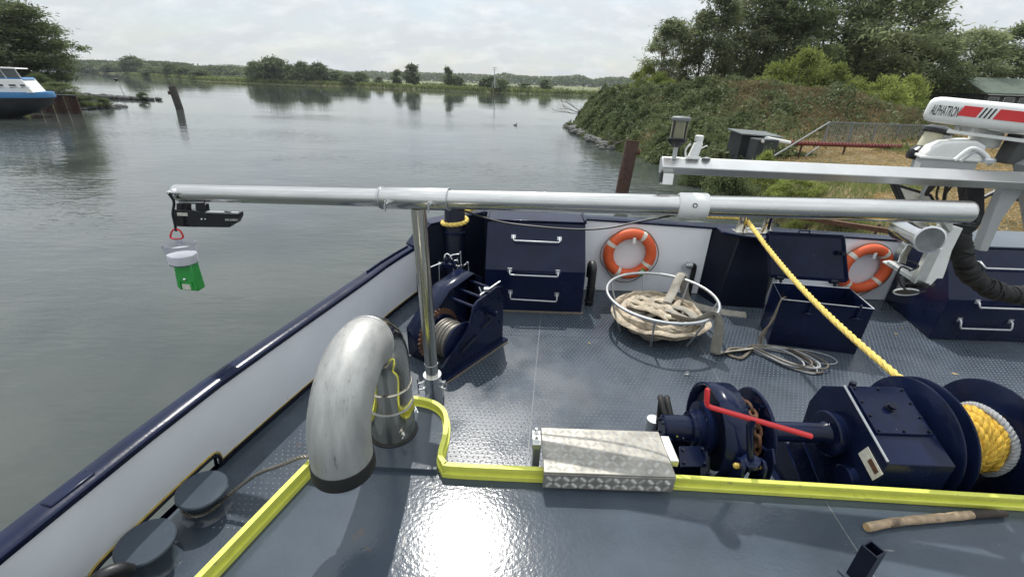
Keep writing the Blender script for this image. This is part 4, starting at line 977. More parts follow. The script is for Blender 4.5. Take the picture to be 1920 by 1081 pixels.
# black hydraulic hoses looping over the motor
for k in range(2):
    build(MB().tube(spline([ax(1.20 + .04 * k, .08, .02), ax(1.18 + .05 * k, .20, .10), ax(1.22 + .05 * k, .28, .02), ax(1.25 + .05 * k, .30, -.25), ax(1.26, .30, -.47)], 6), .022, 12), 'hydraulic_hose', 'rubber', mw)
build(MB().cyl(V((1.22, 2.86, .004)), V((1.22, 2.86, .26)), .055, n=16), 'hose_sleeve', 'galv', mw)
# foundation plates under the motor
for y in (2.36, 2.66): build(MB().prism([(1.16, y, .004), (1.22, y, .36), (1.44, y, .36), (1.50, y, .004)], (0, .02, 0)), 'motor_foot', 'navy', mw)
bp_ = build(MB().obox((1.20, 2.22, .40), (.19, .02, -.01), (.02, .13, .06), (0, -.008, .016)), 'bolted_plate', 'navy', mw, bevel=.003)
for a, c in ((.02, .02), (.16, .02), (.03, .10), (.17, .11)): build(MB().cyl((1.20 + a + .008, 2.22 + c, .40 + c * .45), (1.20 + a + .008, 2.215 + c, .43 + c * .45), .010, n=6), 'bolt', 'navy_dark', bp_)
build(MB().bar((1.36, 2.10, .20), (1.40, 2.34, .44), .05, .02).bar((1.40, 2.08, .10), (1.43, 2.32, .42), .016, .016), 'strut', 'navy', mw)
build(MB().rope([(1.37, 2.20, .33), (1.40, 2.14, .28), (1.43, 2.16, .31), (1.41, 2.22, .36)], .018, .05), 'lashing', 'navy_dark', mw)
# brake band housing: broad curved hood, open towards the motor
hm = MB(); vs = []; n_ = 20; r_o = .335
angs = [R(-40 + 260 * i / n_) for i in range(n_ + 1)]
for a in angs: vs += [ax(1.46, r_o * math.cos(a), r_o * math.sin(a)), ax(1.64, r_o * math.cos(a), r_o * math.sin(a))]
hm.add(vs, [(2 * i, 2 * i + 1, 2 * i + 3, 2 * i + 2) for i in range(n_)])
o = build(hm, 'brake_hood', 'navy', mw, angle=60); s_ = o.modifiers.new('thick', 'SOLIDIFY'); s_.thickness = .018; s_.offset = 0
build(MB().lathe([(.33, 0), (.33, .012), (.06, .012)], ax(1.628), X, 40), 'brake_cheek', 'navy_dark', mw)
for a0 in (50, 75, 120, 150): 
    a = R(a0 + 60); build(MB().tube([ax(1.645, .17 * math.cos(a), .17 * math.sin(a)), ax(1.665, .32 * math.cos(a), .32 * math.sin(a)), ax(1.648, .335 * math.cos(a), .335 * math.sin(a))], .013, 8), 'rib', 'navy', mw)
build(MB().lathe([(.285, 0), (.29, .006), (.29, .10), (.285, .106)], ax(1.50), X, 40), 'brake_drum', 'navy_dark', mw)
build(MB().lathe([(.20, 0), (.20, .03), (.16, .05), (.16, .10)], ax(1.42), X, 32), 'coupling', 'navy', mw)
# chain wheel with rusty chain between two flanges
build(MB().lathe([(.14, 0), (.20, .03), (.17, .06), (.20, .09), (.14, .12)], ax(1.68), X, 24), 'chain_wheel', 'navy_dark', mw)
for k in range(11):
    a = R(20 + 17 * k); rr = .215; c_ = ax(1.742, rr * math.cos(a), rr * math.sin(a)); tg = V((0, -math.sin(a), math.cos(a))); nr_ = V((0, math.cos(a), math.sin(a)))
    sd_ = X if k % 2 else nr_; pts = [c_ + tg * (.040 * math.cos(t)) + sd_ * (.024 * math.sin(t)) for t in np.linspace(0, 2 * math.pi, 13)[:-1]]
    build(MB().tube(pts, .0125, 8, closed=True), 'chain_link', 'rust', mw)
fl_ = build(MB().lathe([(.31, 0), (.318, .008), (.318, .016), (.31, .024), (.10, .024), (.085, .06)], ax(1.80), X, 48), 'chain_flange', 'navy', mw)
for a in (30, 100, 170, 240, 310): build(MB().obox(ax(1.782, .12 * math.cos(R(a)), .12 * math.sin(R(a))), V((.02, 0, 0)), V((0, .16 * math.cos(R(a)), .16 * math.sin(R(a)))), V((0, -.014 * math.sin(R(a)), .014 * math.cos(R(a))))), 'rib', 'navy', fl_)
# brake spindle, clevis arms
build(MB().cyl((1.60, 2.13, .56), (1.50, 2.12, .90), .022, n=12).lathe([(.05, 0), (.058, .01), (.058, .04), (.045, .05)], (1.605, 2.13, .545), (-.3, -.03, 1), 20), 'brake_spindle', 'navy', mw)
for x in (1.52, 1.66):
    build(MB().prism([(x, 2.19, .01), (x, 2.19, .52), (x, 2.16, .58), (x, 2.11, .60), (x, 2.07, .57), (x, 2.06, .50), (x, 2.07, .01)], (.022, 0, 0)), 'brake_lever_arm', 'navy', mw, bevel=.006)
build(MB().cyl((1.505, 2.12, .54), (1.70, 2.12, .54), .018, n=10).sphere((1.505, 2.12, .54), .02, 8), 'clevis_pin', 'ochre', mw)
build(MB().prism([(1.76, 2.14, .004), (1.76, 2.14, .55), (1.76, 2.20, .62), (1.76, 2.26, .55), (1.76, 2.26, .004)], (.018, 0, 0)), 'side_frame', 'navy', mw, bevel=.005)
# bare shaft and flange on the gearbox
build(MB().lathe([(.072, 0), (.072, .44), (.085, .46), (.095, .50)], ax(1.88), X, 32), 'shaft_tube', 'navy', mw)
build(MB().lathe([(.155, 0), (.165, .01), (.165, .035), (.15, .05), (.15, .09)], ax(2.36), X, 36), 'bearing_flange', 'navy', mw)
build(MB().lathe([(.085, 0), (.095, .008), (.095, .06)], (2.385, 2.27, .30), X, 28), 'pinion_cap', 'navy', mw)
gp = [(2.09, .004), (2.09, .63), (2.62, .835), (2.80, .70), (2.86, .50), (2.82, .004)]
gb_ = build(MB().prism([(2.44, y, z) for y, z in gp], (.44, 0, 0)), 'gearbox', 'navy', mw, bevel=.006)
sl_ = V((0, .53, .205)).normalized(); nn_ = V((0, -.205, .53)).normalized()
cv0 = V((2.47, 2.09, .63)) + sl_ * .20 + nn_ * .001
cov = build(MB().obox(cv0, (.38, 0, 0), sl_ * .36, nn_ * .022), 'inspection_cover', 'navy', mw, bevel=.004)
for i in range(3):
    for j in range(4):
        if 0 < i < 2 and 0 < j < 3: continue
        p = cv0 + V((.02 + .17 * i, 0, 0)) + sl_ * (.02 + .106 * j) + nn_ * .022; build(MB().cyl(p, p + nn_ * .012, .010, n=6), 'bolt', 'navy_dark', cov)
p = cv0 + V((.19, 0, 0)) + sl_ * .19 + nn_ * .022; build(MB().lathe([(.03, 0), (.032, .01), (.024, .012), (.024, .022), (.028, .024), (.026, .04), (.0, .043)], p, nn_, 18), 'filler_cap', 'navy_dark', cov)
build(MB().cyl(V((2.50, 2.62, .83)), V((2.50, 2.62, .875)), .022, n=12), 'breather', 'navy_dark', mw)
build(MB().tube([V((2.445, y_, z_)) + sl_ * 0 for y_, z_ in ((2.10, .64), (2.62, .842))], .008, 6), 'gearbox_edge', 'galv', mw)
npl = build(MB().obox((2.437, 2.12, .45), (0, .17, .066), (0, -.038, .10), (-.004, 0, 0)), 'name_plate', 'reflective', mw)
build(MB().obox((2.4325, 2.125, .50), (0, .085, .033), (0, -.015, .04), (-.001, 0, 0)), 'plate_print', 'rust', npl)
# slanted foot bars of the gearbox
for x, m_ in ((2.16, 'navy'), (2.30, 'navy')):
    build(MB().prism([(x, 2.75, .004), (x, 2.72, .26), (x, 2.60, .30), (x, 2.06, .05), (x, 2.06, .004)], (.02, 0, 0)), 'foot_plate', m_, mw, bevel=.003)
build(MB().obox((2.12, 2.06, .001), (.30, 0, 0), (0, .85, 0), (0, 0, .012)), 'foundation', 'navy', mw)
# reel: three flanges, golden rope and the grey eye on the outer side
for x in (2.95, 3.045): build(MB().lathe([(.43, 0), (.438, .006), (.438, .012), (.43, .018)], ax(x), X, 56), 'reel_flange', 'navy', mw)
build(MB().lathe([(.43, 0), (.438, .006), (.438, .012), (.43, .018)], ax(3.52), X, 56), 'reel_flange', 'navy', mw)
build(MB().cyl(ax(2.90), ax(3.54), .11, n=28), 'reel_core', 'navy_dark', mw)
build(MB().obox((2.92, 2.30, .004), (.03, 0, 0), (0, .42, 0), (0, 0, .40)), 'reel_support', 'navy', mw); build(MB().obox((3.57, 2.30, .004), (.03, 0, 0), (0, .42, 0), (0, 0, .50)), 'reel_support', 'navy', mw)
rg = thing('reeled_rope', 'golden yellow rope wound thick on the winch reel with a grey spliced end', 'rope', ax(3.28) - UP * .24)
for ly, (rr, m_) in enumerate(((.165, 'rope_gold'), (.205, 'rope_gold'))):
    for k in range(9):
        x = 3.085 + .050 * k + .02 * (ly % 2); pts = [ax(x + .012 * math.sin(3 * a + k + ly) + .02 * (a / 6.28), (rr + .010 * math.sin(5 * a + k * 2.2)) * math.cos(a), (rr + .010 * math.sin(5 * a + k * 2.2)) * math.sin(a)) for a in np.linspace(0, 2 * math.pi, 49)]
        if ly: build(MB().rope(pts, .034, .13), 'rope_turn', m_, rg)
        else: build(MB().tube(pts, .034, 8), 'rope_turn', m_, rg)
build(MB().rope([ax(3.49 + .01 * math.sin(a * 3), .24 * math.cos(a), .24 * math.sin(a)) for a in np.linspace(.5, 4.0, 40)], .028, .08), 'spliced_end', 'rope_grey', rg)
# red brake crank
ck_ = thing('brake_crank', 'red bent steel crank handle on the winch brake spindle', 'handle', (1.5, 2.12, .90))
c1_, c2_, c3_ = V((1.235, 2.21, 1.075)), V((1.245, 2.20, .955)), V((1.80, 1.99, .93))
build(MB().tube([c1_ + UP * .008, c1_, c2_ + UP * .035, c2_ + UP * .010 + V((.008, -.003, 0)), c2_ + V((.035, -.013, 0)), c3_ - V((.006, -.002, 0)), c3_], [.012, .0165, .0165, .0165, .0165, .0165, .012], 12), 'bent_rod', 'red', ck_)
p = c2_.lerp(c3_, .46); build(MB().cyl(p - UP * .055, p + UP * .004, .022, n=12), 'hub', 'navy', ck_)

# ---- checker plate step over the rim
sx0, sx1, sy0, sy1, sz = .232, 1.045, 1.945, 2.33, .62
st = thing('step_plate', 'aluminium checker plate step bridging the yellow rim', 'step', ((sx0 + sx1) / 2, 2.13, RZ))
body = build(MB().obox((sx0, sy0, sz - .016), (sx1 - sx0, 0, 0), (0, sy1 - sy0, 0), (0, 0, .012)).obox((sx0, sy0, RZ + .03), (sx1 - sx0, 0, 0), (0, .012, 0), (0, 0, sz - RZ - .05)), 'tread', 'alu_dirty', st, bevel=.005)
tb = MB()
def lens(c, d, up_, Ln=.030, wd=.0062, h=.0036):
    c, d, up_ = V(c), V(d).normalized(), V(up_); s_ = up_.cross(d)
    tb.add([c - d * Ln / 2, c + s_ * wd / 2, c + d * Ln / 2, c - s_ * wd / 2, c + up_ * h], [(0, 3, 4), (3, 2, 4), (2, 1, 4), (1, 0, 4)])
cell = .052
def fill(o, ex, ey, nx, ny, up_):
    for i in range(nx):
        for j in range(ny):
            c = o + ex * (cell * (i + .5)) + ey * (cell * (j + .5)); d = (ex + ey) if (i + j) % 2 else (ex - ey); s_ = V(up_).cross(d).normalized()
            for k in range(-2, 3): lens(c + s_ * (k * .0095), d, up_, .040 - .004 * abs(k))
fill(V((sx0 + .012, sy0 + .008, sz - .0035)), X, V((0, 1, 0)), 15, 7, UP)
fill(V((sx0 + .012, sy0 - .0005, RZ + .035)), X, UP, 15, 2, V((0, -1, 0)))
o = build(tb, 'tread_bars', 'aluminium', st, angle=10); o['kind'] = 'stuff'
build(MB().obox((sx0 - .062, sy1 - .16, sz - .05), (.058, 0, 0), (0, .13, 0), (0, 0, .045)).obox((sx0 - .055, sy1 - .14, .004), (.05, 0, 0), (0, .10, 0), (0, 0, sz - .055)), 'bracket', 'aluminium', st, bevel=.004)
for y in (sy1 - .055, sy1 - .125): build(MB().cyl((sx0 - .035, y, sz - .006), (sx0 - .035, y, sz + .008), .018, n=6).cyl((sx0 - .035, y, sz), (sx0 - .035, y, sz + .035), .010, n=10), 'bolt', 'chrome', st)
build(MB().obox((sx1 + .003, sy0 + .13, sz - .06), (.058, 0, 0), (0, .22, 0), (0, 0, .05)).obox((sx1 + .006, sy0 + .24, .014), (.05, 0, 0), (0, .10, 0), (0, 0, sz - .075)), 'bracket', 'aluminium', st, bevel=.004)

# ---- mushroom bollards in the waterway, wire strop
def bollard(c, label):
    c = V(c); b_ = thing('mushroom_bollard', label, 'bollard', (c.x, c.y, 0), group='bollards in the waterway')
    build(MB().lathe([(.150, .002), (.125, .02), (.110, .06), (.108, .15), (.115, .185)], (c.x, c.y, 0), UP, 28), 'stem', 'roof', b_)
    build(MB().lathe([(.07, .182), (.142, .190), (.152, .198), (.152, .212), (.145, .220), (.0, .224)], (c.x, c.y, 0), (.10, -.05, 1), 36), 'head', 'roof', b_)
    return b_
bollard(PZ(374, 912, .22), 'grey mushroom bollard with a wire strop round its stem')
bollard(PZ(268, 1010, .22), 'grey mushroom bollard without a wire beside the freeing port')
p1 = PZ(374, 912, .22); p1.z = .10
wp = [p1 + V((.125 * math.cos(a), .125 * math.sin(a), .01 * math.sin(a))) for a in np.linspace(2.6, 6.0, 14)]
wp += [p1 + V((.20, .02, .06)), p1 + V((.38, .05, .20)), V((-1.45, 2.03, .50)), V((-1.27, 2.04, .575)), V((-1.05, 1.98, .56)), V((-.95, 1.97, .50))]
tag(build(MB().rope(spline(wp, 6), .014, .07), 'wire_strop', 'wire'), 'stiff steel wire strop led from a bollard over the yellow rim', 'wire')
# ---- horn cleat of bent pipe by the near stay
p = PZ(128, 1085, .10); p = V((-2.18, 1.38, .0))
tag(build(MB().tube(spline([p, p + UP * .18, p + V((.01, .02, .28)), p + V((.05, .05, .315)), p + V((.09, .09, .30)), p + V((.11, .12, .24))], 6), [.038] * 24 + [.040] * 7, 16), 'bent_horn', 'black'), 'black bent pipe horn at the near end of the freeing port', 'cleat')

# ---- stick and square socket on the roof
a_, b_ = PZ(1625, 988, RZ + .026), PZ(1886, 962, RZ + .026); stk = []
for i in range(22):
    t = i / 21; stk.append(a_.lerp(b_, t) + V((0, .018 * math.sin(math.pi * t) + .004 * math.sin(9 * t), .0)))
sk = thing('wooden_stick', 'weathered wooden stick with a dark end lying on the deckhouse roof', 'stick', a_.lerp(b_, .5) - UP * .025)
build(MB().tube(stk[:17], [.0245 + .0016 * math.sin(i * 1.9) for i in range(17)], 14), 'stem', 'wood', sk)
build(MB().tube(stk[16:], [.0240, .0245, .0240, .0242, .0235, .018], 14), 'dark_end', 'wood_dark', sk)
d = (stk[0] - stk[1]).normalized(); build(MB().cyl(stk[0] + d * .0005, stk[0] + d * .003, .021, n=12), 'cut_end', 'wood_end', sk)
p = PZ(1607, 1082, RZ); q = V((0, 0, 0)); 
sq = thing('socket_tube', 'short square dark steel socket tube standing on the deckhouse roof', 'socket', p)
rz = R(24); e1 = V((math.cos(rz), math.sin(rz), 0)) * .075; e2 = V((-math.sin(rz), math.cos(rz), 0)) * .075; t_ = .11; hh = .235
c_ = p - e1 / 2 - e2 / 2
build(MB().obox(c_, e1, e2 * t_, UP * hh).obox(c_ + e2 * (1 - t_), e1, e2 * t_, UP * hh).obox(c_ + e2 * t_, e1 * t_, e2 * (1 - 2 * t_), UP * hh).obox(c_ + e1 * (1 - t_) + e2 * t_, e1 * t_, e2 * (1 - 2 * t_), UP * hh), 'square_tube', 'navy_dark', sq)
build(MB().obox(p - e1 * .85 - e2 * .85 + UP * .001, e1 * 1.7, e2 * 1.7, UP * .008), 'foot_plate', 'roof', sq)
# small pad eye on the main deck
p = PZ(1288, 702, 0)
tag(build(MB().torus(p + UP * .022, V((0, 1, .3)), .02, .005, 16, 6).box(p + UP * .004, (.05, .02, .008)), 'pad_eye', 'galv'), 'tiny steel ring eye on the open deck', 'eye')
# litter of leaves
for i, (px, py) in enumerate(((1105, 643), (1665, 598), (1690, 614), (1680, 625), (1790, 700))):
    p = PZ(px, py, .006); a = rnd.uniform(0, 6); d = V((math.cos(a), math.sin(a), .05)) * .035; s_ = V((-d.y, d.x, .01)) * .35
    tag(build(MB().add([p - d, p + s_, p + d + UP * .004, p - s_], [(0, 3, 2, 1)]), 'fallen_leaf', 'straw'), 'small dry pale leaf lying on the deck', 'leaf', 'dry leaves on the deck')
# ---- lowered radar mast at starboard
bL, bR = PY(1240, 309, 3.10), PY(1925, 339, 2.90); bd = (bR - bL).normalized(); bd2 = bd
rm = thing('radar_mast', 'pale grey box beam crosstree of the lowered radar mast', 'mast', (3.4, 2.95, 2.3))
bfr = (V((0, 0, H)) - (bL + bR) / 2); bfr = (bfr - bd * bfr.dot(bd)).normalized(); bup = bfr.cross(bd); bup = bup if bup.z > 0 else -bup
def bpt(t, a, c): return bL + bd * t + bfr * a + bup * c
sec = [(-.012, .056), (.050, -.012), (.006, -.058), (-.06, -.055), (-.065, .05)]
Lb = (bR - bL).length + 1.2
build(MB().prism([bpt(0, a, c) for a, c in sec], bd * Lb), 'crosstree', 'beam_paint', rm, bevel=.006)
def bpx(px):
    lo, hi = 0., Lb
    for _ in range(40):
        m2 = (lo + hi) / 2; d = bpt(m2, 0, 0) - V((0, 0, H)); x = d.dot(right) / -d.dot(back) * F + 960
        if x < px: lo = m2
        else: hi = m2
    return lo
j = bpt(bpx(1254), .0, -.055); build(MB().obox(j - bd * .035 - bfr * .04, bd * .07, bfr * .08, -bup * .075), 'junction_box', 'white_plastic', rm, bevel=.006)
build(MB().obox(j - bd * .05 - bfr * .02, bd * .016, bfr * .05, -bup * .06), 'cable_gland', 'black', rm)
# nav light standing on the crosstree end
nl_ = bpt(bpx(1262), .0, .05); nv = thing('mast_light', 'dark capped cylindrical navigation light on the end of the crosstree', 'lamp', nl_)
nu = (bup * .9 + UP * .4 + bd * .04).normalized()
build(MB().cyl(nl_ - nu * .01, nl_ + nu * .075, .015, n=12), 'stem', 'grey_paint', nv)
build(MB().lathe([(.022, .07), (.045, .09), (.062, .105), (.066, .12), (.062, .128)], nl_, nu, 24), 'base', 'black', nv)
build(MB().lathe([(.053, .126), (.053, .235)], nl_, nu, 24), 'lens', 'lens_glass', nv)
build(MB().cyl(nl_ + nu * .126, nl_ + nu * .23, .018, n=12), 'bulb_holder', 'cream', nv)
for k in range(4):
    a = k * math.pi / 2 + .5; x_, y_, _ = frame_of(nu); q = x_ * math.cos(a) + y_ * math.sin(a); build(MB().cyl(nl_ + nu * .12 + q * .056, nl_ + nu * .24 + q * .056, .006, n=6), 'cage_bar', 'black', nv)
build(MB().lathe([(.060, .233), (.063, .240), (.063, .252), (.052, .262), (.0, .266)], nl_, nu, 24), 'cap', 'galv_old', nv)
# small white fitting beside it
wf = bpt(bpx(1296), .0, .045); wt = thing('deck_light', 'small white bent fitting clamped on the crosstree beside the navigation light', 'lamp', wf)
build(MB().obox(wf - bd * .04 - bfr * .03, bd * .085, bfr * .06, nu * .02), 'foot', 'white_plastic', wt, bevel=.004)
build(MB().prism([wf - bd * .03 - bfr * .025 + nu * .018, wf + bd * .03 - bfr * .025 + nu * .018, wf + bd * .045 - bfr * .025 + nu * .10, wf + bd * .03 - bfr * .025 + nu * .125, wf - bd * .005 - bfr * .025 + nu * .11], bfr * .05), 'housing', 'white_plastic', wt, bevel=.006)
build(MB().lathe([(.026, .115), (.028, .12), (.028, .15), (.02, .156)], wf + bd * .018, nu, 16), 'cap', 'white_plastic', wt)
build(MB().tube(spline([wf - bd * .03 + nu * .10, wf - bd * .055 + nu * .06, wf - bd * .045 + nu * .01], 5), .006, 6).tube(spline([wf + bd * .04 + nu * .07, wf + bd * .075 + nu * .09, wf + bd * .08 + nu * .085], 5), .004, 6), 'cable', 'white_plastic', wt)
build(MB().lathe([(.03, 0), (.03, .006), (.0, .012)], bpt(bpx(1322), 0, .052), bup, 16), 'blanking_cap', 'grey_paint', rm)
# radar scanner
ra, rb_ = PY(1752, 205, 3.32), PY(1945, 226, 2.98); rdv = (rb_ - ra).normalized(); rb_ = ra + rdv * 1.9
sc = thing('radar_scanner', 'white radar scanner bar with red stripes and black lettering above the crosstree', 'radar', ra.lerp(rb_, .5) - UP * .3)
rfr = (V((0, 0, H)) - ra); rfr = (rfr - rdv * rfr.dot(rdv)).normalized(); rfr = (rfr * .8 + V((0, -1, 0)) * .4); rfr = (rfr - rdv * rfr.dot(rdv)).normalized(); rup = rdv.cross(rfr); rup = rup if rup.z > 0 else -rup
rh, rw = .082, .075
def rsec(t, k): # rounded section
    out = []
    for i in range(24):
        a = 2 * math.pi * i / 24; c_, s_ = math.cos(a), math.sin(a); e_ = .62
        out.append(ra + rdv * t + rfr * (rw * k * math.copysign(abs(c_) ** e_, c_)) + rup * (rh * k * math.copysign(abs(s_) ** e_, s_)))
    return out
ts = [(-.045, .30), (-.042, .62), (-.028, .86), (0, .97), (.03, 1), (1.85, 1), (1.9, .9)]
vs = [p for t, k in ts for p in rsec(t, k)]
fs = [(i * 24 + j, i * 24 + (j + 1) % 24, (i + 1) * 24 + (j + 1) % 24, (i + 1) * 24 + j) for i in range(len(ts) - 1) for j in range(24)] + [tuple(range(23, -1, -1)), tuple((len(ts) - 1) * 24 + j for j in range(24))]
build(MB().add(vs, fs), 'scanner_bar', 'white_plastic', sc, angle=50)
fo = rw + .0012
def fpt(t, c): return ra + rdv * t + rfr * fo + rup * c
def stripe(t0, t1, c0, c1, sk_, name, m_): build(MB().prism([fpt(t0, c0), fpt(t1, c0), fpt(t1 + sk_, c1), fpt(t0 + sk_, c1)], rfr * .0015), name, m_, sc)
text('lettering', 'ALPHATRON', mtx(fpt(-.012, -.034), rdv, rup) @ Matrix.Diagonal((.27, 1.0, 1, 1)) @ Matrix.Shear('XZ', 4, (0, 0)), .092, 'black', sc, .0008)
stripe(.128, .222, -.022, .040, .014, 'red_stripe', 'red')
for k in range(3): stripe(.234 + .022 * k, .243 + .022 * k, -.022, .040, .014, 'black_slash', 'black')
stripe(.302, 1.8, -.022, .040, .014, 'red_stripe', 'red')
# scanner support and gearbox
t0 = ra + rdv * .12 - rup * .135 ; build(MB().obox(t0 - rfr * -.02, rdv * .75, -rfr * .11, rup * .022), 'support_rail', 'white_plastic', sc, bevel=.004)
build(MB().obox(ra + rdv * .15 - rup * .12, rdv * .02, -rfr * .08, rup * .05), 'support_bracket', 'grey_paint', sc); build(MB().obox(ra + rdv * .70 - rup * .12, rdv * .02, -rfr * .08, rup * .05), 'support_bracket', 'grey_paint', sc)
gc = PY(1835, 258, 3.22)
build(MB().cyl(gc - UP * .06 + V((.05, 0, 0)), gc + UP * .075 + V((.04, 0, 0)), .085, n=24).obox(gc + V((-.12, -.06, .03)), (.2, -.01, -.01), (0, .12, 0), (0, 0, .05)), 'turning_unit', 'white_plastic', sc, bevel=.01)
g0 = PY(1732, 294, 3.22); gw = PY(1852, 302, 3.06) - g0
gs = [(0, 0), (.0, .02), (.03, .07), (.07, .105), (.16, .118), (.24, .122), (.30, .09), (.30, 0)]
gdir = gw.normalized(); gd = V((gdir.y, -gdir.x, 0)).normalized()
build(MB().prism([g0 + gdir * a + UP * c_ for a, c_ in gs], -gd * .26), 'gear_case', 'white_plastic', sc, bevel=.025, seg=3)
build(MB().obox(g0 - gdir * .015 - UP * .012 + gd * .012, gdir * .33, -gd * .28, UP * .020), 'case_flange', 'white_plastic', sc, bevel=.006)
build(MB().obox(g0 - UP * .09, gdir * .29, -gd * .24, UP * .08), 'pedestal', 'grey_paint', sc)
# plated head of the mast behind it, masthead lamp, conduits
h0 = PY(1905, 300, 3.12)
build(MB().prism([PY(*p, 3.16) for p in ((1860, 303), (1890, 250), (1990, 258), (1990, 310))], (0, -.10, 0)), 'head_box', 'head_grey', rm, bevel=.004)
build(MB().prism([PY(*p, 3.05) for p in ((1880, 246), (1990, 254), (1990, 258), (1884, 250))], (0, .2, 0)), 'head_lid', 'white_plastic', rm)
ml = PY(1731, 289, 3.42); mu = (PY(1762, 240, 3.42) - ml).normalized()
mlr = thing('masthead_lamp', 'cream drum shaped signal lamp with black top and base behind the radar gear case', 'lamp', ml)
build(MB().lathe([(.085, -.05), (.095, -.03), (.095, .015), (.075, .04), (.07, .05)], ml, mu, 26), 'base', 'black_gloss', mlr)
build(MB().lathe([(.068, .045), (.068, .15)], ml, mu, 26), 'lens', 'cream', mlr)
build(MB().obox(ml + mu * .05 + V((.0, -.075, 0)), (.055, 0, 0), (0, .02, 0), mu * .10), 'screen', 'grey_paint', mlr)
build(MB().lathe([(.082, .148), (.095, .158), (.095, .178), (.085, .186), (.06, .20), (.0, .204)], ml, mu, 26), 'cap', 'black_gloss', mlr)
build(MB().cyl(ml - mu * .05, ml - mu * .16, .03, n=12), 'stem', 'grey_paint', mlr)
for (a, b2, c_, m_) in (((1790, 300), (1822, 278), (1850, 292), 'white_plastic'), ((1800, 303), (1830, 284), (1852, 300), 'grey_paint')):
    build(MB().tube(spline([PY(*a, 3.0), PY(*b2, 3.0), PY(*c_, 2.98), PY(c_[0] + 4, 308, 2.96)], 6), .012, 10), 'conduit', m_, rm)
build(MB().lathe([(.035, 0), (.035, .02), (.025, .03)], PY(1852, 305, 2.96), UP, 16), 'gland', 'galv', rm)
# flat floodlight below the crosstree
fl4 = [PY(*p, 3.05) for p in ((1674, 342), (1748, 364), (1770, 400), (1700, 400))]
fd = thing('flood_light', 'flat black framed floodlight slung under the crosstree', 'lamp', fl4[3])
build(MB().prism(fl4, (0, .05, 0)), 'frame', 'black', fd, bevel=.008)
cc_ = sum(fl4, V((0, 0, 0))) / 4
build(MB().prism([cc_ + (p - cc_) * .72 + V((0, -.004, 0)) for p in fl4], (0, .01, 0)), 'glass', 'reflective', fd)
build(MB().bar(cc_ + V((.05, .05, 0)), bpt(bpx(1760), -.02, -.05), .03, .015), 'bracket', 'black', fd)
# cables and brackets hanging between crosstree and mast tube
for i, (x0, x1) in enumerate(((1765, 1768), (1780, 1770), (1790, 1776), (1742, 1735), (1815, 1800))):
    a = bpt(bpx(x0), .0, -.05); b2 = PY(x1, 392, 3.0 + .03 * i); build(MB().tube(spline([a, a.lerp(b2, .4) + V((.02 * math.sin(i * 2), .02, -.02)), b2], 6), .007 + .004 * (i % 2), 8), 'hanging_cable', 'black' if i != 3 else 'grey_paint', rm)
build(MB().prism([PY(*p, 3.1) for p in ((1812, 340), (1846, 340), (1846, 420), (1822, 420))], (0, .08, 0)), 'hanger_plate', 'black', rm)
build(MB().prism([PY(*p, 2.98) for p in ((1885, 352), (1862, 400), (1835, 470), (1852, 472), (1880, 410), (1925, 350))], (0, .06, 0)), 'knee', 'grey_paint', rm, bevel=.006)
build(MB().bar(PY(1940, 300, 3.0), PY(1990, 620, 3.0), .16, .12), 'mast_leg', 'grey_paint', rm)
for a, b2 in (((1860, 365), (1925, 378)), ((1885, 350), (1885, 385)), ((1840, 372), (1880, 352))):
    build(MB().bar(PY(*a, 3.3), PY(*b2, 3.3), .02), 'stay_bar', 'black', rm)

# ---- searchlight bracket hanging under the inner end of the mast tube
hb_ = thing('searchlight_bracket', 'folded aluminium bracket hanging under the inner end of the mast tube', 'bracket', PY(1745, 535, 2.75))
yB = 2.72
pl = [PY(*p, yB) for p in ((1762, 418), (1788, 420), (1733, 533), (1710, 528))]
build(MB().prism(pl, (0, .012, 0)), 'web', 'aluminium', hb_, bevel=.002)
pl = [PY(*p, yB + .01) for p in ((1786, 424), (1806, 428), (1785, 470), (1776, 500), (1768, 522), (1757, 522), (1745, 535), (1732, 533))]
build(MB().prism(pl, (.0, .06, 0)), 'plate', 'white_plastic', hb_, bevel=.003)
build(MB().bar(PY(1764, 417, yB - .015), PY(1712, 529, yB - .015), .012, .03), 'folded_edge', 'aluminium', hb_)
build(MB().cyl(PY(1763, 465, yB - .004), PY(1763, 465, yB - .012), .010, n=10), 'rivet', 'chrome', hb_)
build(MB().bar(mast_at(1770) - UP * .05, PY(1776, 430, yB + .02), .05, .03), 'hanger', 'aluminium', hb_)
tr = [PY(1655, 489, yB), PY(1668, 487, yB + .10), PY(1718, 505, yB + .10), PY(1710, 519, yB)]
build(MB().prism(tr, (0, 0, -.010)), 'tray', 'white_plastic', hb_, bevel=.002)
build(MB().bar(PY(1662, 492, yB), PY(1712, 525, yB), .01, .02), 'tray_lip', 'aluminium', hb_)
sl = thing('searchlight', 'chrome drum searchlight hung on the aluminium bracket', 'lamp', PY(1700, 480, 2.85))
s0, s1 = PY(1690, 428, 3.02), PY(1738, 447, 2.72)
d = (s1 - s0).normalized()
build(MB().lathe([(.06, -.02), (.078, 0), (.082, .01), (.082, (s1 - s0).length), (.088, (s1 - s0).length + .006), (.088, (s1 - s0).length + .03), (.075, (s1 - s0).length + .034)], s0, d, 30), 'drum', 'chrome', sl)
build(MB().cyl(s1 + d * .030, s1 + d * .036, .076, n=28), 'front_glass', 'galv_old', sl)
build(MB().prism([PY(*p, 2.80) for p in ((1706, 452), (1716, 455), (1702, 480), (1699, 495), (1684, 492), (1688, 478))], (0, .05, 0)), 'yoke', 'chrome', sl, bevel=.004)
build(MB().bar(s0.lerp(s1, .5) - UP * .07, PY(1700, 470, 2.83), .03, .012), 'yoke_arm', 'chrome', sl)
hn = thing('loud_horn', 'round horn with white rim and coiled cable under the searchlight tray', 'horn', PY(1700, 555, 2.80))
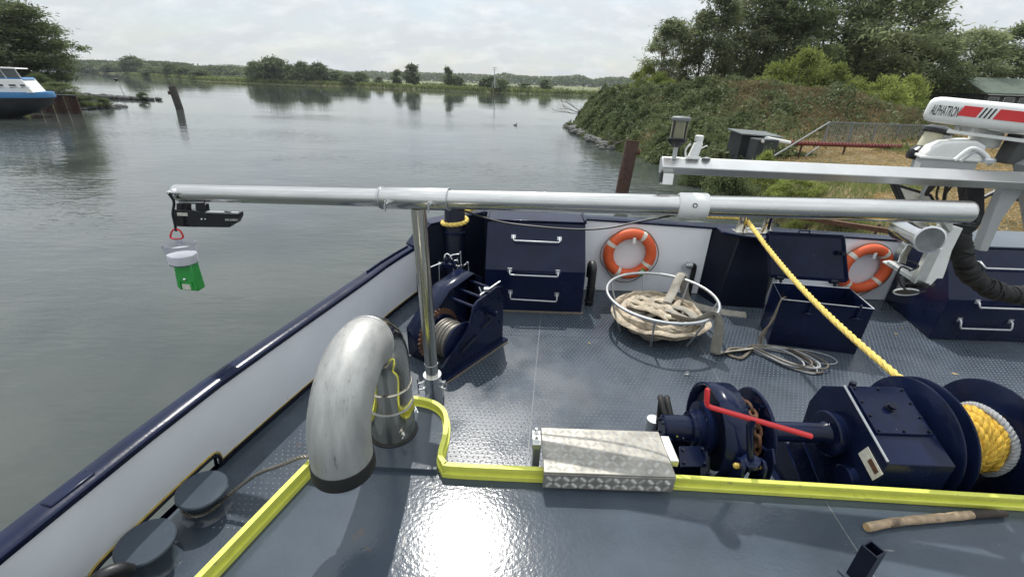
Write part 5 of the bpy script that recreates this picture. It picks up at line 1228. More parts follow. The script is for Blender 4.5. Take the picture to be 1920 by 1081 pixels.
hc = PY(1699, 547, 2.78); hdv = V((-.15, -.55, -.65)).normalized()
build(MB().lathe([(.02, -.12), (.04, -.10), (.045, -.05), (.062, -.005), (.068, .0)], hc, hdv, 24), 'bell', 'black', hn)
build(MB().torus(hc, hdv, .066, .006, 28, 6), 'rim', 'white_plastic', hn)
build(MB().cyl(hc - hdv * .1, PY(1705, 512, 2.82), .02, n=10), 'neck', 'black', hn)
for k in range(7):
    c_ = PY(1716 + 3 * k, 532 + 2 * (k % 3), 2.74 + .012 * k); build(MB().torus(c_, V((.2 * math.sin(k), .5, .8 + .1 * k)), .050 + .006 * math.sin(k * 2), .0065, 22, 6), 'cable_coil', 'black', hn)
build(MB().tube(spline([PY(1705, 505, yB - .02), PY(1690, 500, yB - .03), PY(1684, 515, yB - .03), PY(1693, 538, yB - .02), PY(1712, 548, yB - .01), PY(1735, 545, yB)], 6), .006, 8).tube(spline([PY(1700, 488, yB - .02), PY(1715, 492, yB - .04), PY(1722, 500, yB - .02), PY(1705, 508, yB - .03)], 6), .005, 8), 'cable', 'black', hn)
# ---- black corrugated conduit from the mast tube to the right
cp = spline([PY(1812, 412, 2.86), PY(1800, 440, 2.84), PY(1803, 480, 2.82), PY(1822, 515, 2.82), PY(1855, 540, 2.82), PY(1895, 551, 2.82), PY(1960, 556, 2.82)], 26)
rs = [.055 + .009 * abs(math.sin(i * .42 + 1.3 * math.sin(i * .13))) + .006 * math.sin(i * .19) + rnd.uniform(-.003, .004) for i in range(len(cp))]
cp = [p + V((rnd.uniform(-.004, .004), rnd.uniform(-.004, .004), rnd.uniform(-.004, .004))) for p in cp]
tag(build(MB().tube(cp, rs, 16), 'cable_conduit', 'rubber'), 'thick black crinkled cable conduit drooping from the mast tube', 'conduit')
# ================================================================== ROUND THE BOAT
def gz(x, y): return float(ground_z(np.array([x]), np.array([y]))[0])
def leaf_quads(pos, d, l, wd, r_):
    n = len(pos); d = d / np.linalg.norm(d, axis=1, keepdims=True); t = r_.normal(size=(n, 3)); s = np.cross(d, t); s /= np.linalg.norm(s, axis=1, keepdims=True) + 1e-9
    l = (l * r_.uniform(.7, 1.3, n))[:, None]; w_ = (wd * r_.uniform(.7, 1.3, n))[:, None]
    v = np.stack([pos - d * l / 2, pos + s * w_ / 2 - d * l * .08, pos + d * l / 2, pos - s * w_ / 2 - d * l * .08], 1).reshape(-1, 3)
    return v, np.arange(4 * n).reshape(n, 4)
PROTO = {}
def tree_proto(key, seed, h, wd, nclump, nleaf, ll, lw, leaf, bark='bark', base=.18, sig=.055, droop=-.1, wind=.0, multi=1, top_taper=.75, dead=False, shell=.45):
    r_ = np.random.default_rng(seed); rr = random.Random(seed)
    K = nclump; hz_ = base + (1 - base) * r_.uniform(0, 1, K) ** .85
    env = np.sin(np.clip((hz_ - base) / (1 - base), 0, 1) ** top_taper * math.pi * .94 + .10) ** .7
    lump = 1 + .28 * np.sin(hz_ * 17 + seed) * r_.uniform(.4, 1, K)
    rad = env * lump * wd / 2 * (shell + (1 - shell) * r_.uniform(0, 1, K) ** .6); az = r_.uniform(0, 2 * math.pi, K)
    cl = np.stack([rad * np.cos(az) + wind * hz_ * wd * .35, rad * np.sin(az), hz_ * h], 1)
    # trunk(s) and limbs that reach towards the clumps
    mb = MB(); stems = []
    for m_ in range(multi):
        a = 2 * math.pi * m_ / max(1, multi) + seed; sp_ = 0 if multi == 1 else wd * .10
        p = [V((sp_ * math.cos(a) * t * 2.2 + .02 * h * math.sin(3 * t + a) + wind * wd * .3 * t, sp_ * math.sin(a) * t * 2.2 + .02 * h * math.cos(2.3 * t + a), h * .86 * t)) for t in np.linspace(0, 1, 9)]
        r0 = .021 * h / math.sqrt(multi); mb.tube(p, [r0 * (1 - .88 * t) + .008 for t in np.linspace(0, 1, 9)], 8); stems.append(p)
    for i in range(min(K, 46)):
        c = V(cl[i * (K // min(K, 46))]); st_ = stems[i % multi]; t = max(.12, min(.85, c.z / h * .72)); q = st_[int(t * 8)]; m2 = q.lerp(c, .5) + V((0, 0, -.02 * h)); 
        r0 = .0065 * h * (1 - .6 * c.z / h); mb.tube([q, q.lerp(m2, .5) + V((0, 0, -.004 * h)), m2, c], [r0, r0 * .75, r0 * .5, .006], 5)
    if dead:
        for i in range(16):
            a = rr.uniform(0, 6.28); z0 = h * rr.uniform(.5, .85); q = V((wd * .08 * math.cos(a), wd * .08 * math.sin(a), z0)); e_ = q + V((math.cos(a) * wd * rr.uniform(.15, .38), math.sin(a) * wd * rr.uniform(.1, .35), h * rr.uniform(.12, .30)))
            m2 = q.lerp(e_, .5) + V((0, 0, -.02 * h)); mb.tube([q, m2, e_], [.03, .02, .006], 5)
            for k in range(3): mb.tube([m2.lerp(e_, .3 * k), m2.lerp(e_, .3 * k) + V((rr.uniform(-.6, .6), rr.uniform(-.6, .6), rr.uniform(.3, .9)))], [.012, .004], 4)
    root = thing(key, None, None)
    tm = bpy.data.meshes.new('trunk'); tm.from_pydata([tuple(x) for x in mb.v], [], mb.f); tm.shade_smooth(); tm.materials.append(M_[bark]); link(bpy.data.objects.new('trunk', tm), root)
    idx = r_.integers(0, K, nleaf); sg = sig * (h * wd) ** .5 * r_.uniform(.6, 1.35, K)
    off = r_.normal(size=(nleaf, 3)) * sg[idx][:, None] * np.array([1.15, 1.15, .72]); pos = cl[idx] + off
    pos[:, 2] = np.maximum(pos[:, 2], .02 * h)
    d = r_.normal(size=(nleaf, 3)) + off / (sg[idx][:, None] + 1e-6) * .5 + np.array([wind * 1.2, 0, droop * 3])
    v, f = leaf_quads(pos, d, ll, lw, r_); np_obj('crown', v, f, leaf, root)
    PROTO[key] = (root, h, wd); return root
USED = set()
def plant(key, name, label, cat, px, y, top, wpx, group=None, x=None, z=None, rot=None, bottom=None):
    root, h, wd = PROTO[key]
    t = copy_tree(root); t.name = name
    for c_ in t.children: pass
    ctr_ = PY(px, top, y); gx__ = ctr_.x if x is None else x
    z = (gz(gx__, y) if z is None else z) - .05
    Hh = ctr_.z - z; ww = wpx * y / 906
    # keep the base under the middle of the crown as the eye sees it
    t.location = (gx__, y, z); t.scale = (ww / wd, ww / wd, Hh / h); t.rotation_euler = (0, 0, rnd.uniform(0, 6.28) if rot is None else rot)
    t['label'] = label; t['category'] = cat
    if group: t['group'] = group
    return t
tree_proto('willow_a', 11, 12, 7, 100, 15500, .44, .12, 'leaf_willow', wind=.25, sig=.052, base=.12, multi=3)
tree_proto('willow_b', 23, 12, 6, 84, 12500, .44, .12, 'leaf_willow', wind=.3, sig=.050, base=.15, multi=2)
tree_proto('willow_c', 31, 12, 8, 112, 17500, .42, .14, 'leaf_dark', wind=.25, sig=.054, base=.08, multi=3)
tree_proto('thin_a', 41, 9, 5, 50, 7000, .38, .11, 'leaf_willow', 'bark_dead', base=.25, sig=.050, multi=3, dead=True)
tree_proto('shrub_light', 51, 4, 5, 80, 12000, .28, .07, 'leaf_light', base=.05, sig=.060, droop=.15, multi=4)
tree_proto('shrub_dark', 61, 3, 4, 55, 9000, .20, .085, 'leaf_dark', base=.03, sig=.085, multi=4)
tree_proto('far_round', 71, 8, 8, 60, 4200, .75, .42, 'leaf_far', base=.04, sig=.085, multi=1, shell=.3)
tree_proto('far_tall', 81, 9, 5, 46, 3200, .70, .38, 'leaf_far', base=.10, sig=.085, multi=1, shell=.3)
G = 'tall willows on the right bank'
for key, name, lab, px, y, top, wpx in (
    ('thin_a', 'willow_tree', 'sparse willow with bare dead twigs at the river end of the tree row', 1262, 50, 42, 92),
    ('willow_b', 'willow_tree', 'slim pale willow standing beside the sparse dead twigged one', 1345, 51, -8, 105),
    ('willow_a', 'willow_tree', 'loose willow between the slim pale one and the tallest crowns', 1424, 53, -22, 135),
    ('willow_c', 'willow_tree', 'dark willow left of the tallest crown behind the light shrubs', 1515, 52, -30, 150),
    ('willow_a', 'willow_tree', 'tallest willow crown above the pale green shrubs', 1605, 54, -60, 165),
    ('willow_b', 'willow_tree', 'wide wind swept willow leaning towards the green roofed shed', 1700, 53, -40, 165),
    ('willow_c', 'willow_tree', 'lower dark willow between the leaning one and the shed', 1762, 55, 40, 120),
    ('willow_a', 'willow_tree', 'bushy willow standing in front of the green roofed shed gable', 1832, 58, 58, 130),
    ('willow_c', 'willow_tree', 'bushy dark willow behind the green roofed shed', 1920, 60, 50, 140),
    ('willow_c', 'willow_tree', 'dark understorey willow low behind the mound crest', 1445, 57, 105, 130),
    ('willow_c', 'willow_tree', 'dark understorey willow low behind the light shrubs', 1575, 59, 90, 140),
    ('willow_c', 'willow_tree', 'dark understorey willow low behind the red container', 1680, 60, 85, 150)):
    plant(key, name, lab, 'tree', px, y, top, wpx, G)
for px, y, top, wpx, lab in ((1215, 49, 128, 66, 'small grey willow bush at the river end of the mound'), (1238, 47, 140, 60, 'low yellowish bush beside the small grey willow bush')):
    plant('shrub_light', 'willow_bush', lab, 'bush', px, y, top, wpx, 'bushes at the river end')
for px, y, top, wpx, lab in ((1462, 40, 132, 110, 'pale green willow shrub on the mound crest behind the brambles'), (1515, 39, 102, 120, 'tallest pale green willow shrub on the mound'), (1572, 38, 128, 90, 'pale shrub beside the tallest pale one'), (1608, 36, 158, 85, 'yellow green shrub above the bare earth of the mound'), (1668, 37, 150, 90, 'bushy yellow green shrub left of the red container'), (1712, 39, 148, 70, 'yellow green shrub touching the red container')):
    plant('shrub_light', 'willow_shrub', lab, 'shrub', px, y, top, wpx, 'pale shrubs by the mound')
for px, y, top, wpx, lab, k in ((1372, 16.2, 322, 120, 'dark leafy shrub at the water edge under the crosstree', 'shrub_dark'), (1318, 19.5, 300, 80, 'dark overhanging shrub beside the rusty pile', 'shrub_dark'), (1500, 13.8, 333, 105, 'bright green grassy shrub in front of the bare straw slope', 'shrub_light'), (1590, 11.4, 385, 110, 'green weeds standing just beyond the fairlead', 'shrub_light'), (1510, 11.2, 388, 70, 'low green weeds beyond the open box lid', 'shrub_light'), (1440, 17, 290, 60, 'tuft of tall grass below the grey shelter', 'shrub_light')):
    o = plant(k, 'bank_shrub', lab, 'shrub', px, y, top, wpx, 'shrubs along the near bank')
LB = -1.2
for px, y, top, wpx, lab, zz_ in ((14, 54, 8, 140, 'big dark tree behind the moored barge', .6), (-40, 52, 30, 160, 'dark tree at the cabin end of the moored barge', .6)):
    plant('willow_c', 'bank_tree', lab, 'tree', px, y, top, wpx, 'trees behind the barge', z=zz_)
for px, y, top, wpx, lab, zz_ in ((108, 49, 157, 60, 'low bush on the spit behind the sheet piling', .1), (68, 50, 140, 40, 'grassy bush between the dark tree and the sheet piling', .5), (192, 49, 186, 24, 'small bush on the stony tip of the near spit', -.9), (265, 64, 174, 18, 'tiny shrub on the stone groyne', -.75), (150, 47.5, 180, 64, 'wide low bush sloping to the spit water edge', -.4)):
    plant('shrub_dark', 'spit_bush', lab, 'bush', px, y, top, wpx, 'bushes on the left spit', z=zz_)
# trees across the river, each where it stands on the far bank
def far_y(px):
    for y in range(150, 480):
        p = PY(px, 150, y)
        if y > np.interp(p.x, fx_, fy_): return y + 4
    return 300
FT = [(95, 104, 45), (130, 112, 45), (165, 116, 42), (205, 120, 40), (245, 108, 42), (285, 126, 40), (320, 122, 30), (345, 128, 34), (375, 131, 32), (475, 118, 32), (511, 111, 56), (541, 124, 30), (566, 119, 36), (596, 121, 38), (630, 135, 38), (652, 140, 30),
      (674, 137, 32), (710, 145, 16), (744, 133, 18), (771, 123, 28), (839, 128, 16), (853, 144, 34), (908, 148, 20), (920, 146, 34), (940, 150, 30), (985, 157, 26), (1023, 151, 22)]
FL = ['tree on the far bank seen just past the barge cabin', 'second far bank tree past the barge cabin', 'broad tree on the far bank behind the groyne root', 'low tree on the far bank behind the marker pole', 'tall bushy tree on the far bank beyond the groyne tip', 'low tree beside the tall bushy one beyond the groyne',
      'small tree on the far bank above the leaning timber pile', 'second small tree past the leaning timber pile', 'last small tree before the open far meadow', 'outermost tree of the dense far clump next to the meadow', 'widest and tallest tree of the dense far clump', 'lower tree in the middle of the dense far clump', 'tree just past the middle of the dense far clump', 'last tall tree of the dense far clump', 'round bush at the foot of the dense far clump', 'low bush trailing off the dense far clump',
      'round bush standing apart past the dense far clump', 'tiny bush between the clump and the two lone trees', 'smaller of the two lone trees on the far bank', 'larger of the two lone trees on the far bank', 'slim open crowned tree between the lone pair and the beacon mast', 'wide bush at the foot of the slim open crowned tree', 'small bush just before the beacon mast', 'wide bush directly behind the beacon mast', 'bush just past the beacon mast', 'low round bush alone past the beacon mast', 'last round tree before the far bank runs behind the mound']
for i, (px, top, wpx) in enumerate(FT):
    y = far_y(px) + (12 if 660 < px < 880 and i % 2 else 0) + (i % 3) * 3; tall = wpx < 30
    lab = FL[i]; gname = 'trees and bushes on the far bank'
    plant('far_tall' if tall else 'far_round', 'far_tree', lab, 'tree' if 'tree' in lab else 'bush', px, y, top, wpx, gname[:60], z=-.35)
for k in PROTO:                             # the prototypes themselves are not part of the place
    r0 = PROTO[k][0]
    for c_ in list(r0.children): bpy.data.objects.remove(c_)
    bpy.data.objects.remove(r0)

# brambles over the mound, dry stalks, straw and grass, reeds: nobody could count them
def scatter(n, x0, x1, y0, y1, keep, seed):
    r_ = np.random.default_rng(seed); X_, Y_ = r_.uniform(x0, x1, n), r_.uniform(y0, y1, n); k = keep(X_, Y_, r_); X_, Y_ = X_[k], Y_[k]
    return X_, Y_, ground_z(X_, Y_), r_
def mound(X_, Y_): return np.exp(-(ridge(X_, Y_) / 4.6) ** 2) * sstep(-.9, .4, shore_d(X_, Y_))
def stuff(name, label, v, f, m_): return tag(np_obj(name, v, f, m_), label, kind='stuff')
dryz = lambda X_, Y_: sstep(12.5, 17, X_ - (Y_ - 33) * .1) * (Y_ < 36)
X_, Y_, Z_, r_ = scatter(470000, 4, 26, 19, 54, lambda a, c, r: (r.random(len(a)) < np.clip(mound(a, c) * 3.0 + .9 * (sstep(-.5, .0, shore_d(a, c)) * (1 - sstep(3.0, 4.5, shore_d(a, c))) * (c > 19.5)), 0, 1) * (1 - .75 * dryz(a, c)) * (.25 + .75 * (vnoise(a, c, 1.1, 8) > .36))) , 5)
hgt = .10 + 1.25 * vnoise(X_, Y_, .8, 9) * vnoise(X_, Y_, 2.3, 10)
pos = np.stack([X_, Y_, Z_ + hgt * r_.uniform(.25, 1.15, len(X_))], 1)
v, f = leaf_quads(pos, r_.normal(size=pos.shape) + np.array([0, -.2, -.3]), .21, .115, r_); stuff('brambles', 'thick green brambles covering the river mound', v, f, 'leaf_bramble')
X_, Y_, Z_, r_ = scatter(120000, 8, 26, 18, 40, lambda a, c, r: r.random(len(a)) < np.clip(mound(a, c) * 2.2, 0, 1) * dryz(a, c) * .9, 6)
pos = np.stack([X_, Y_, Z_ + .5 * r_.random(len(X_)) ** 1.5], 1)
v, f = leaf_quads(pos, r_.normal(size=pos.shape) * .6 + np.array([0, 0, .8]), .34, .035, r_); stuff('dry_stalks', 'brown dry stalks on the bare side of the mound', v, f, 'leaf_dry')
X_, Y_, Z_, r_ = scatter(150000, 6.5, 40, 8.5, 32, lambda a, c, r: (shore_d(a, c) > .1) & (r.random(len(a)) < np.clip(30 / (a * a + c * c) ** .5 / 2.0, .12, 1)) & (mound(a, c) < .5) & (vnoise(a, c, .35, 12) < .62), 7)
pos = np.stack([X_, Y_, Z_ + .04 + .05 * r_.random(len(X_))], 1)
v, f = leaf_quads(pos, r_.normal(size=pos.shape) * np.array([1, 1, .45]) + np.array([0, 0, .25]), .22, .022, r_); stuff('straw', 'cut straw lying over the bank', v, f, 'straw')
X_, Y_, Z_, r_ = scatter(170000, 6, 40, 8.5, 40, lambda a, c, r: (shore_d(a, c) > -.2) & (mound(a, c) < .6) & ((vnoise(a, c, .35, 12) > .56) | (shore_d(a, c) < 1.3)), 8)
hh_ = .16 + .3 * r_.random(len(X_)) * (shore_d(X_, Y_) < 3); pos = np.stack([X_, Y_, Z_ + hh_ * .45], 1)
v, f = leaf_quads(pos, r_.normal(size=pos.shape) * .35 + np.array([0, 0, 1]), .30, .022, r_); stuff('bank_grass', 'green grass tufts along the near bank', v, f, 'leaf_reed')
n = 26000; r_ = np.random.default_rng(9); x_ = r_.uniform(-300, 300, n); y_ = np.interp(x_, fx2, fy2) + r_.exponential(2.2, n)
pos = np.stack([x_, y_, -.75 + r_.uniform(.1, 1.5, n)], 1)
v, f = leaf_quads(pos, r_.normal(size=pos.shape) * .4 + np.array([0, 0, 1]), 1.3, .35, r_); stuff('far_reeds', 'dark green reed fringe along the far bank', v, f, 'leaf_reed')
n = 15000; x_ = r_.uniform(-420, 320, n); y_ = np.interp(x_, fx2, fy2) + r_.uniform(6, 120, n) ; msk = vnoise(x_, y_, .03, 21) > .45; x_, y_ = x_[msk], y_[msk]
pos = np.stack([x_, y_, -.2 + 1.1 * r_.random(len(x_))], 1)
v, f = leaf_quads(pos, r_.normal(size=pos.shape), 1.5, .8, r_); stuff('far_scrub', 'low scrub on the far meadow', v, f, 'leaf_far')
def far_wood(name, label, pts, n, hmin, hmax, dep, seed, size):
    r_ = np.random.default_rng(seed); pts = np.array(pts, float); t = r_.random(n) * (len(pts) - 1); i = np.minimum(t.astype(int), len(pts) - 2); q = pts[i] + (pts[i + 1] - pts[i]) * (t - i)[:, None]
    q = q + r_.normal(size=q.shape) * dep; hh = hmin + (hmax - hmin) * vnoise(q[:, 0], q[:, 1] * .1, 1 / 22., seed)
    pos = np.stack([q[:, 0], q[:, 1], hh * r_.random(n) ** .7], 1); v, f = leaf_quads(pos, r_.normal(size=pos.shape), size, size * .6, r_); stuff(name, label, v, f, 'leaf_far')
far_wood('distant_wood', 'long blue green belt of trees far beyond the meadow', [(-620, 900), (-300, 820), (0, 760), (200, 700), (420, 640), (700, 640)], 26000, 9, 17, 10, 31, 3.4)
far_wood('distant_wood', 'pale wooded belt on the horizon', [(-1400, 1500), (-500, 1500), (400, 1350), (1200, 1300)], 16000, 12, 24, 14, 32, 6.5)
far_wood('left_wood', 'grey green woodland on the far left bank', [(-560, 470), (-430, 480), (-330, 440), (-250, 420)], 15000, 4, 13, 9, 33, 2.6)

# left bank: spit, sheet piling, groyne stones
def capsule(X_, Y_, a, b_):
    a, b_ = np.array(a), np.array(b_); d = b_ - a; t = np.clip(((X_ - a[0]) * d[0] + (Y_ - a[1]) * d[1]) / (d @ d), 0, 1); return np.hypot(X_ - a[0] - t * d[0], Y_ - a[1] - t * d[1]), t
def left_z(X_, Y_):
    z = np.full_like(X_, -2.2)
    for a, b_, w_, h_ in (((-95, 53), (-46, 49.5), 3.6, 2.3), ((-95, 47), (-47, 45.5), 2.8, 2.75), ((-95, 75), (-51.5, 65.8), 1.6, 1.75)):
        d, t = capsule(X_, Y_, a, b_); z = np.maximum(z, -2.2 + h_ * np.exp(-(d / w_) ** 2) * (1 - .35 * t ** 3))
    return z + .12 * vnoise(X_, Y_, .7, 14)
v, f = sheet_grid(np.linspace(-110, -32, 130), np.linspace(42.6, 84, 110), left_z); tag(np_obj('left_spit', v, f, 'ground', smooth=True), 'low spit of land behind the sheet piling', kind='structure')
r_ = np.random.default_rng(15); X_, Y_ = r_.uniform(-80, -34, 60000), r_.uniform(42.6, 62, 60000); Z_ = left_z(X_, Y_); k = Z_ > -1.0; X_, Y_, Z_ = X_[k], Y_[k], Z_[k]
pos = np.stack([X_, Y_, Z_ + .2 * r_.random(len(X_))], 1); v, f = leaf_quads(pos, r_.normal(size=pos.shape) * .5 + np.array([0, 0, .8]), .45, .12, r_); stuff('spit_grass', 'long grass on the left spit', v, f, 'leaf_reed')
def stones(name, label, pts, n, s, dep, seed):
    r2 = random.Random(seed); mb = MB()
    for i in range(n):
        t = r2.random() * (len(pts) - 1); k = min(int(t), len(pts) - 2); p = V(pts[k]).lerp(V(pts[k + 1]), t - k) + V((r2.gauss(0, dep), r2.gauss(0, dep), 0)); p.z += r2.uniform(-.1, .35) * s
        mb.sphere(p, s * r2.uniform(.5, 1.2), 6, (r2.uniform(.8, 1.5), r2.uniform(.8, 1.3), r2.uniform(.5, .8)))
    return tag(build(mb, name, 'stone', angle=20), label, kind='stuff')
stones('groyne_stones', 'dark stones of the low groyne', [(-75, 70.7, -.75), (-62, 67.5, -.75), (-51, 65.6, -.9)], 230, .34, .55, 4)
stones('spit_stones', 'dark stones at the tip of the near spit', [(-50, 46.2, -.95), (-43.5, 46.8, -.95), (-44.2, 52.0, -1.0)], 130, .30, .4, 5)
stones('bank_stones', 'dark rip rap stones along the mound waterline', [(5.6, 47.9, -.95), (5.3, 44, -.9), (5.5, 38, -.9), (6.2, 30, -.95)], 150, .30, .30, 6)
sp_ = thing('sheet_piling', 'rusty steel sheet piling beside the moored barge', 'piling', (-42, 42.2, -1.6))
YP = 42.2; xe = PY(150, 205, YP).x
for i in range(8):
    x = xe - .62 * (i + 1); dpt = .18 if i % 2 else 0
    a_, c_ = YP + dpt, YP + .2 - dpt
    build(MB().prism([(x, a_, -2), (x + .14, c_, -2), (x + .48, c_, -2), (x + .62, a_, -2), (x + .62, a_ + .04, -2), (x + .48, c_ + .04, -2), (x + .14, c_ + .04, -2), (x, a_ + .04, -2)], (0, 0, 2.50)), 'sheet_pile', 'rust_dark', sp_)
build(MB().box((xe - 2.5, YP + .1, .52), (5.0, .34, .06)), 'capping_beam', 'stone', sp_)
# moored barge
ytc = 39.0; tipx = PY(101, 174, ytc).x
SB = ytc / 32.0
def zb_(z): return H + (z - H) * SB
bg_ = thing('moored_barge', 'dark hulled barge with blue stripe and white cabin moored at the left bank', 'barge', (tipx, ytc, -1), R(32))
def BW(px, py, y): return V((tipx + (px - 101) / 31.5, y, PY(50, py, 37.4).z))
def ring_at(z, tx, hw, n=14, Lr=4.2):
    out = [V((-66, ytc - hw, z))]
    for i in range(n + 1):
        a = -math.pi / 2 + math.pi * i / n; out.append(V((tx - Lr + Lr * max(0, math.cos(a)) ** .85, ytc + hw * math.sin(a), z)))
    return out + [V((-66, ytc + hw, z))]
lv = [(-1.5, -3.6, 1.9), (-1.0, -2.5, 2.05), (-.55, -1.2, 2.25), (-.1, -.4, 2.35), (zb_(.9), .0, 2.4)]
def loft(levels):
    mb = MB(); vs = []; n = 0
    for z, dx, hw in levels: r0 = ring_at(z, tipx + dx, hw); n = len(r0); vs += r0
    return mb.add(vs, [(i * n + j, i * n + j + 1, (i + 1) * n + j + 1, (i + 1) * n + j) for i in range(len(levels) - 1) for j in range(n - 1)] + [tuple((len(levels) - 1) * n + j for j in range(n))])
build(loft(lv), 'hull', 'barge_hull', bg_, angle=50)
build(loft([(zb_(.90), .03, 2.44), (zb_(1.0), .06, 2.47), (zb_(1.24), .0, 2.44)]), 'blue_strake', 'barge_blue', bg_, angle=50)
build(loft([(zb_(1.18), -.12, 2.35), (zb_(1.20), -.12, 2.35)]), 'deck', 'grey_paint', bg_)
yc = ytc - 1.75
cx1 = BW(76, 170, yc).x
build(MB().prism([(-58, yc, zb_(1.2)), (cx1, yc, zb_(1.2)), (cx1 - .4, yc, zb_(1.98)), (-58, yc, zb_(1.98))], (0, 3.4, 0)), 'cabin', 'white_plastic', bg_, bevel=.04)
for a, b2 in ((14, 29), (37, 51), (57, 67), (-12, 5)):
    p0, p1, p2, p3 = BW(a, 158, yc), BW(b2 - 1, 158, yc), BW(b2, 164, yc), BW(a + 1, 165, yc)
    w_ = build(MB().prism([p0, p1, p2, p3], (0, -.02, 0)), 'window', 'grey_paint', bg_); c_ = (p0 + p1 + p2 + p3) / 4
    build(MB().prism([c_ + (p - c_) * .84 + V((0, -.022, 0)) for p in (p0, p1, p2, p3)], (0, -.01, 0)), 'pane', 'window_glass', w_)
wx1 = BW(66, 150, yc + .2).x
build(MB().prism([(-58, yc + .2, zb_(1.98)), (wx1, yc + .2, zb_(1.98)), (wx1 - .12, yc + .2, zb_(2.08)), (-58, yc + .2, zb_(2.08))], (0, 3, 0)), 'wheelhouse_sill', 'barge_blue', bg_)
for a, b2 in ((8, 33), (36, 58), (-22, 5)):
    build(MB().prism([BW(a + 3, 147, yc + .2), BW(b2 + 3, 147, yc + .2), BW(b2 - 2, 129, yc + .2), BW(a - 2, 129, yc + .2)], (0, .03, 0)), 'windscreen_panel', 'window_glass', bg_)
for a in (6, 34, 60, -24): build(MB().bar(BW(a + 3, 148, yc + .19), BW(a - 3, 128, yc + .19), .07, .05), 'window_post', 'grey_paint', bg_)
build(MB().prism([BW(-80, 126, yc + .1), BW(57, 128, yc + .1), BW(58, 130, yc + .1), BW(-80, 129, yc + .1)], (0, 3.2, 0)), 'wheelhouse_roof', 'white_plastic', bg_)
build(MB().cyl(BW(21, 128, yc + 1.5), BW(15, 112, yc + 1.5), .05, n=8).cyl(BW(10, 119, yc + 1.5), BW(20, 121, yc + 1.5), .03, n=6), 'light_mast', 'white_plastic', bg_)
build(MB().tube([(x, yc - .25, zb_(1.55)) for x in (-58, cx1)], .025, 6), 'rail', 'white_plastic', bg_)
for i in range(9): build(MB().cyl((cx1 - .3 - i * .9, yc - .25, zb_(1.2)), (cx1 - .3 - i * .9, yc - .25, zb_(1.55)), .02, n=6), 'rail_post', 'white_plastic', bg_)
# piles standing in the water
def pile(name, label, base, top, r, m_, extra=None):
    t = thing(name, label, 'pile', (base.x, base.y, -1)); d = (top - base).normalized()
    build(MB().tube([base - d * 1.2, top - d * .03, top], [r, r, r * .94], 20), 'shaft', m_, t); return t, d
b0_ = PZ(337, 205, -1); t0_ = PY(323, 164, b0_.y + .1)
t, d = pile('mooring_pile', 'leaning dark timber pile alone in the open river', b0_, t0_, .36, 'pile_wood')
build(MB().cyl(t0_ + d * .0, t0_ + d * .06, .36, n=16), 'top_cap', 'wood_dark', t); build(MB().box(b0_.lerp(t0_, .75) + V((-.33, -.2, 0)), (.25, .25, .35)), 'bracket', 'rust_dark', t)
b0_ = PZ(1166, 361, -1); t0_ = PY(1186, 264, b0_.y + .15)
t, d = pile('mooring_pile', 'rusty steel tube pile standing in front of the mound', b0_, t0_, .255, 'rust_dark')
build(MB().torus(t0_, d, .24, .02, 24, 6), 'rim', 'rust', t); q = t0_ - d * .38 + V((.25, -.06, 0)); build(MB().cyl(q - V((.08, 0, 0)), q + V((.09, -.02, 0)), .11, n=16), 'stub_pipe', 'rust', t); build(MB().cyl(q + V((.088, -.02, 0)), q + V((.095, -.02, 0)), .10, n=16), 'stub_disc', 'wood_end', t)
b0_ = PZ(233, 178, -1); t0_ = PY(217, 148, b0_.y)
pm = thing('marker_pole', 'thin leaning marker pole with dark topmark beside the groyne', 'marker', (b0_.x, b0_.y, -1)); build(MB().tube([b0_ + (b0_ - t0_) * .2, t0_], .07, 8), 'pole', 'grey_paint', pm); build(MB().lathe([(.0, -.5), (.38, 0), (.0, .12)], t0_, UP, 10), 'topmark', 'black', pm)
# beacon mast in front of the far bank
bb = PZ(929, 176, -1); bm = thing('beacon_mast', 'steel beacon mast with cross arms on piles by the far bank', 'beacon', (bb.x, bb.y, -1))
def BPx(px, py): return PY(px, py, bb.y)
build(MB().cyl(BPx(928, 165), BPx(927, 126), .16, .10, n=8), 'mast', 'grey_paint', bm)
for a, b2, y0 in ((923, 932, 127), (924, 931, 131)): build(MB().bar(BPx(a, y0), BPx(b2, y0), .14), 'cross_arm', 'grey_paint', bm)
build(MB().obox(BPx(921, 166), (BPx(934, 166) - BPx(921, 166)), (0, 2.4, 0), (0, 0, .25)), 'platform', 'rust_dark', bm)
for dx in (0, 1.3, 2.6):
    for dy in (.3, 2.1): p = BPx(921, 168) + V((dx, dy, 0)); build(MB().cyl(V((p.x, p.y, -2.5)), V((p.x, p.y, p.z + .1)), .15, n=8), 'pile', 'rust_dark', bm)
build(MB().bar(BPx(922, 166), BPx(927, 148), .10).bar(BPx(934, 166), BPx(928, 148), .10), 'brace', 'grey_paint', bm)
p = PZ(966, 235, -1); tag(build(MB().sphere(p + UP * .02, .12, 10, (1.5, .9, .8)).sphere(p + V((.14, 0, .16)), .055, 8).cyl(p + V((.08, 0, .05)), p + V((.14, 0, .16)), .03, n=6), 'water_bird', 'black'), 'tiny dark water bird floating in the middle of the river', 'bird')
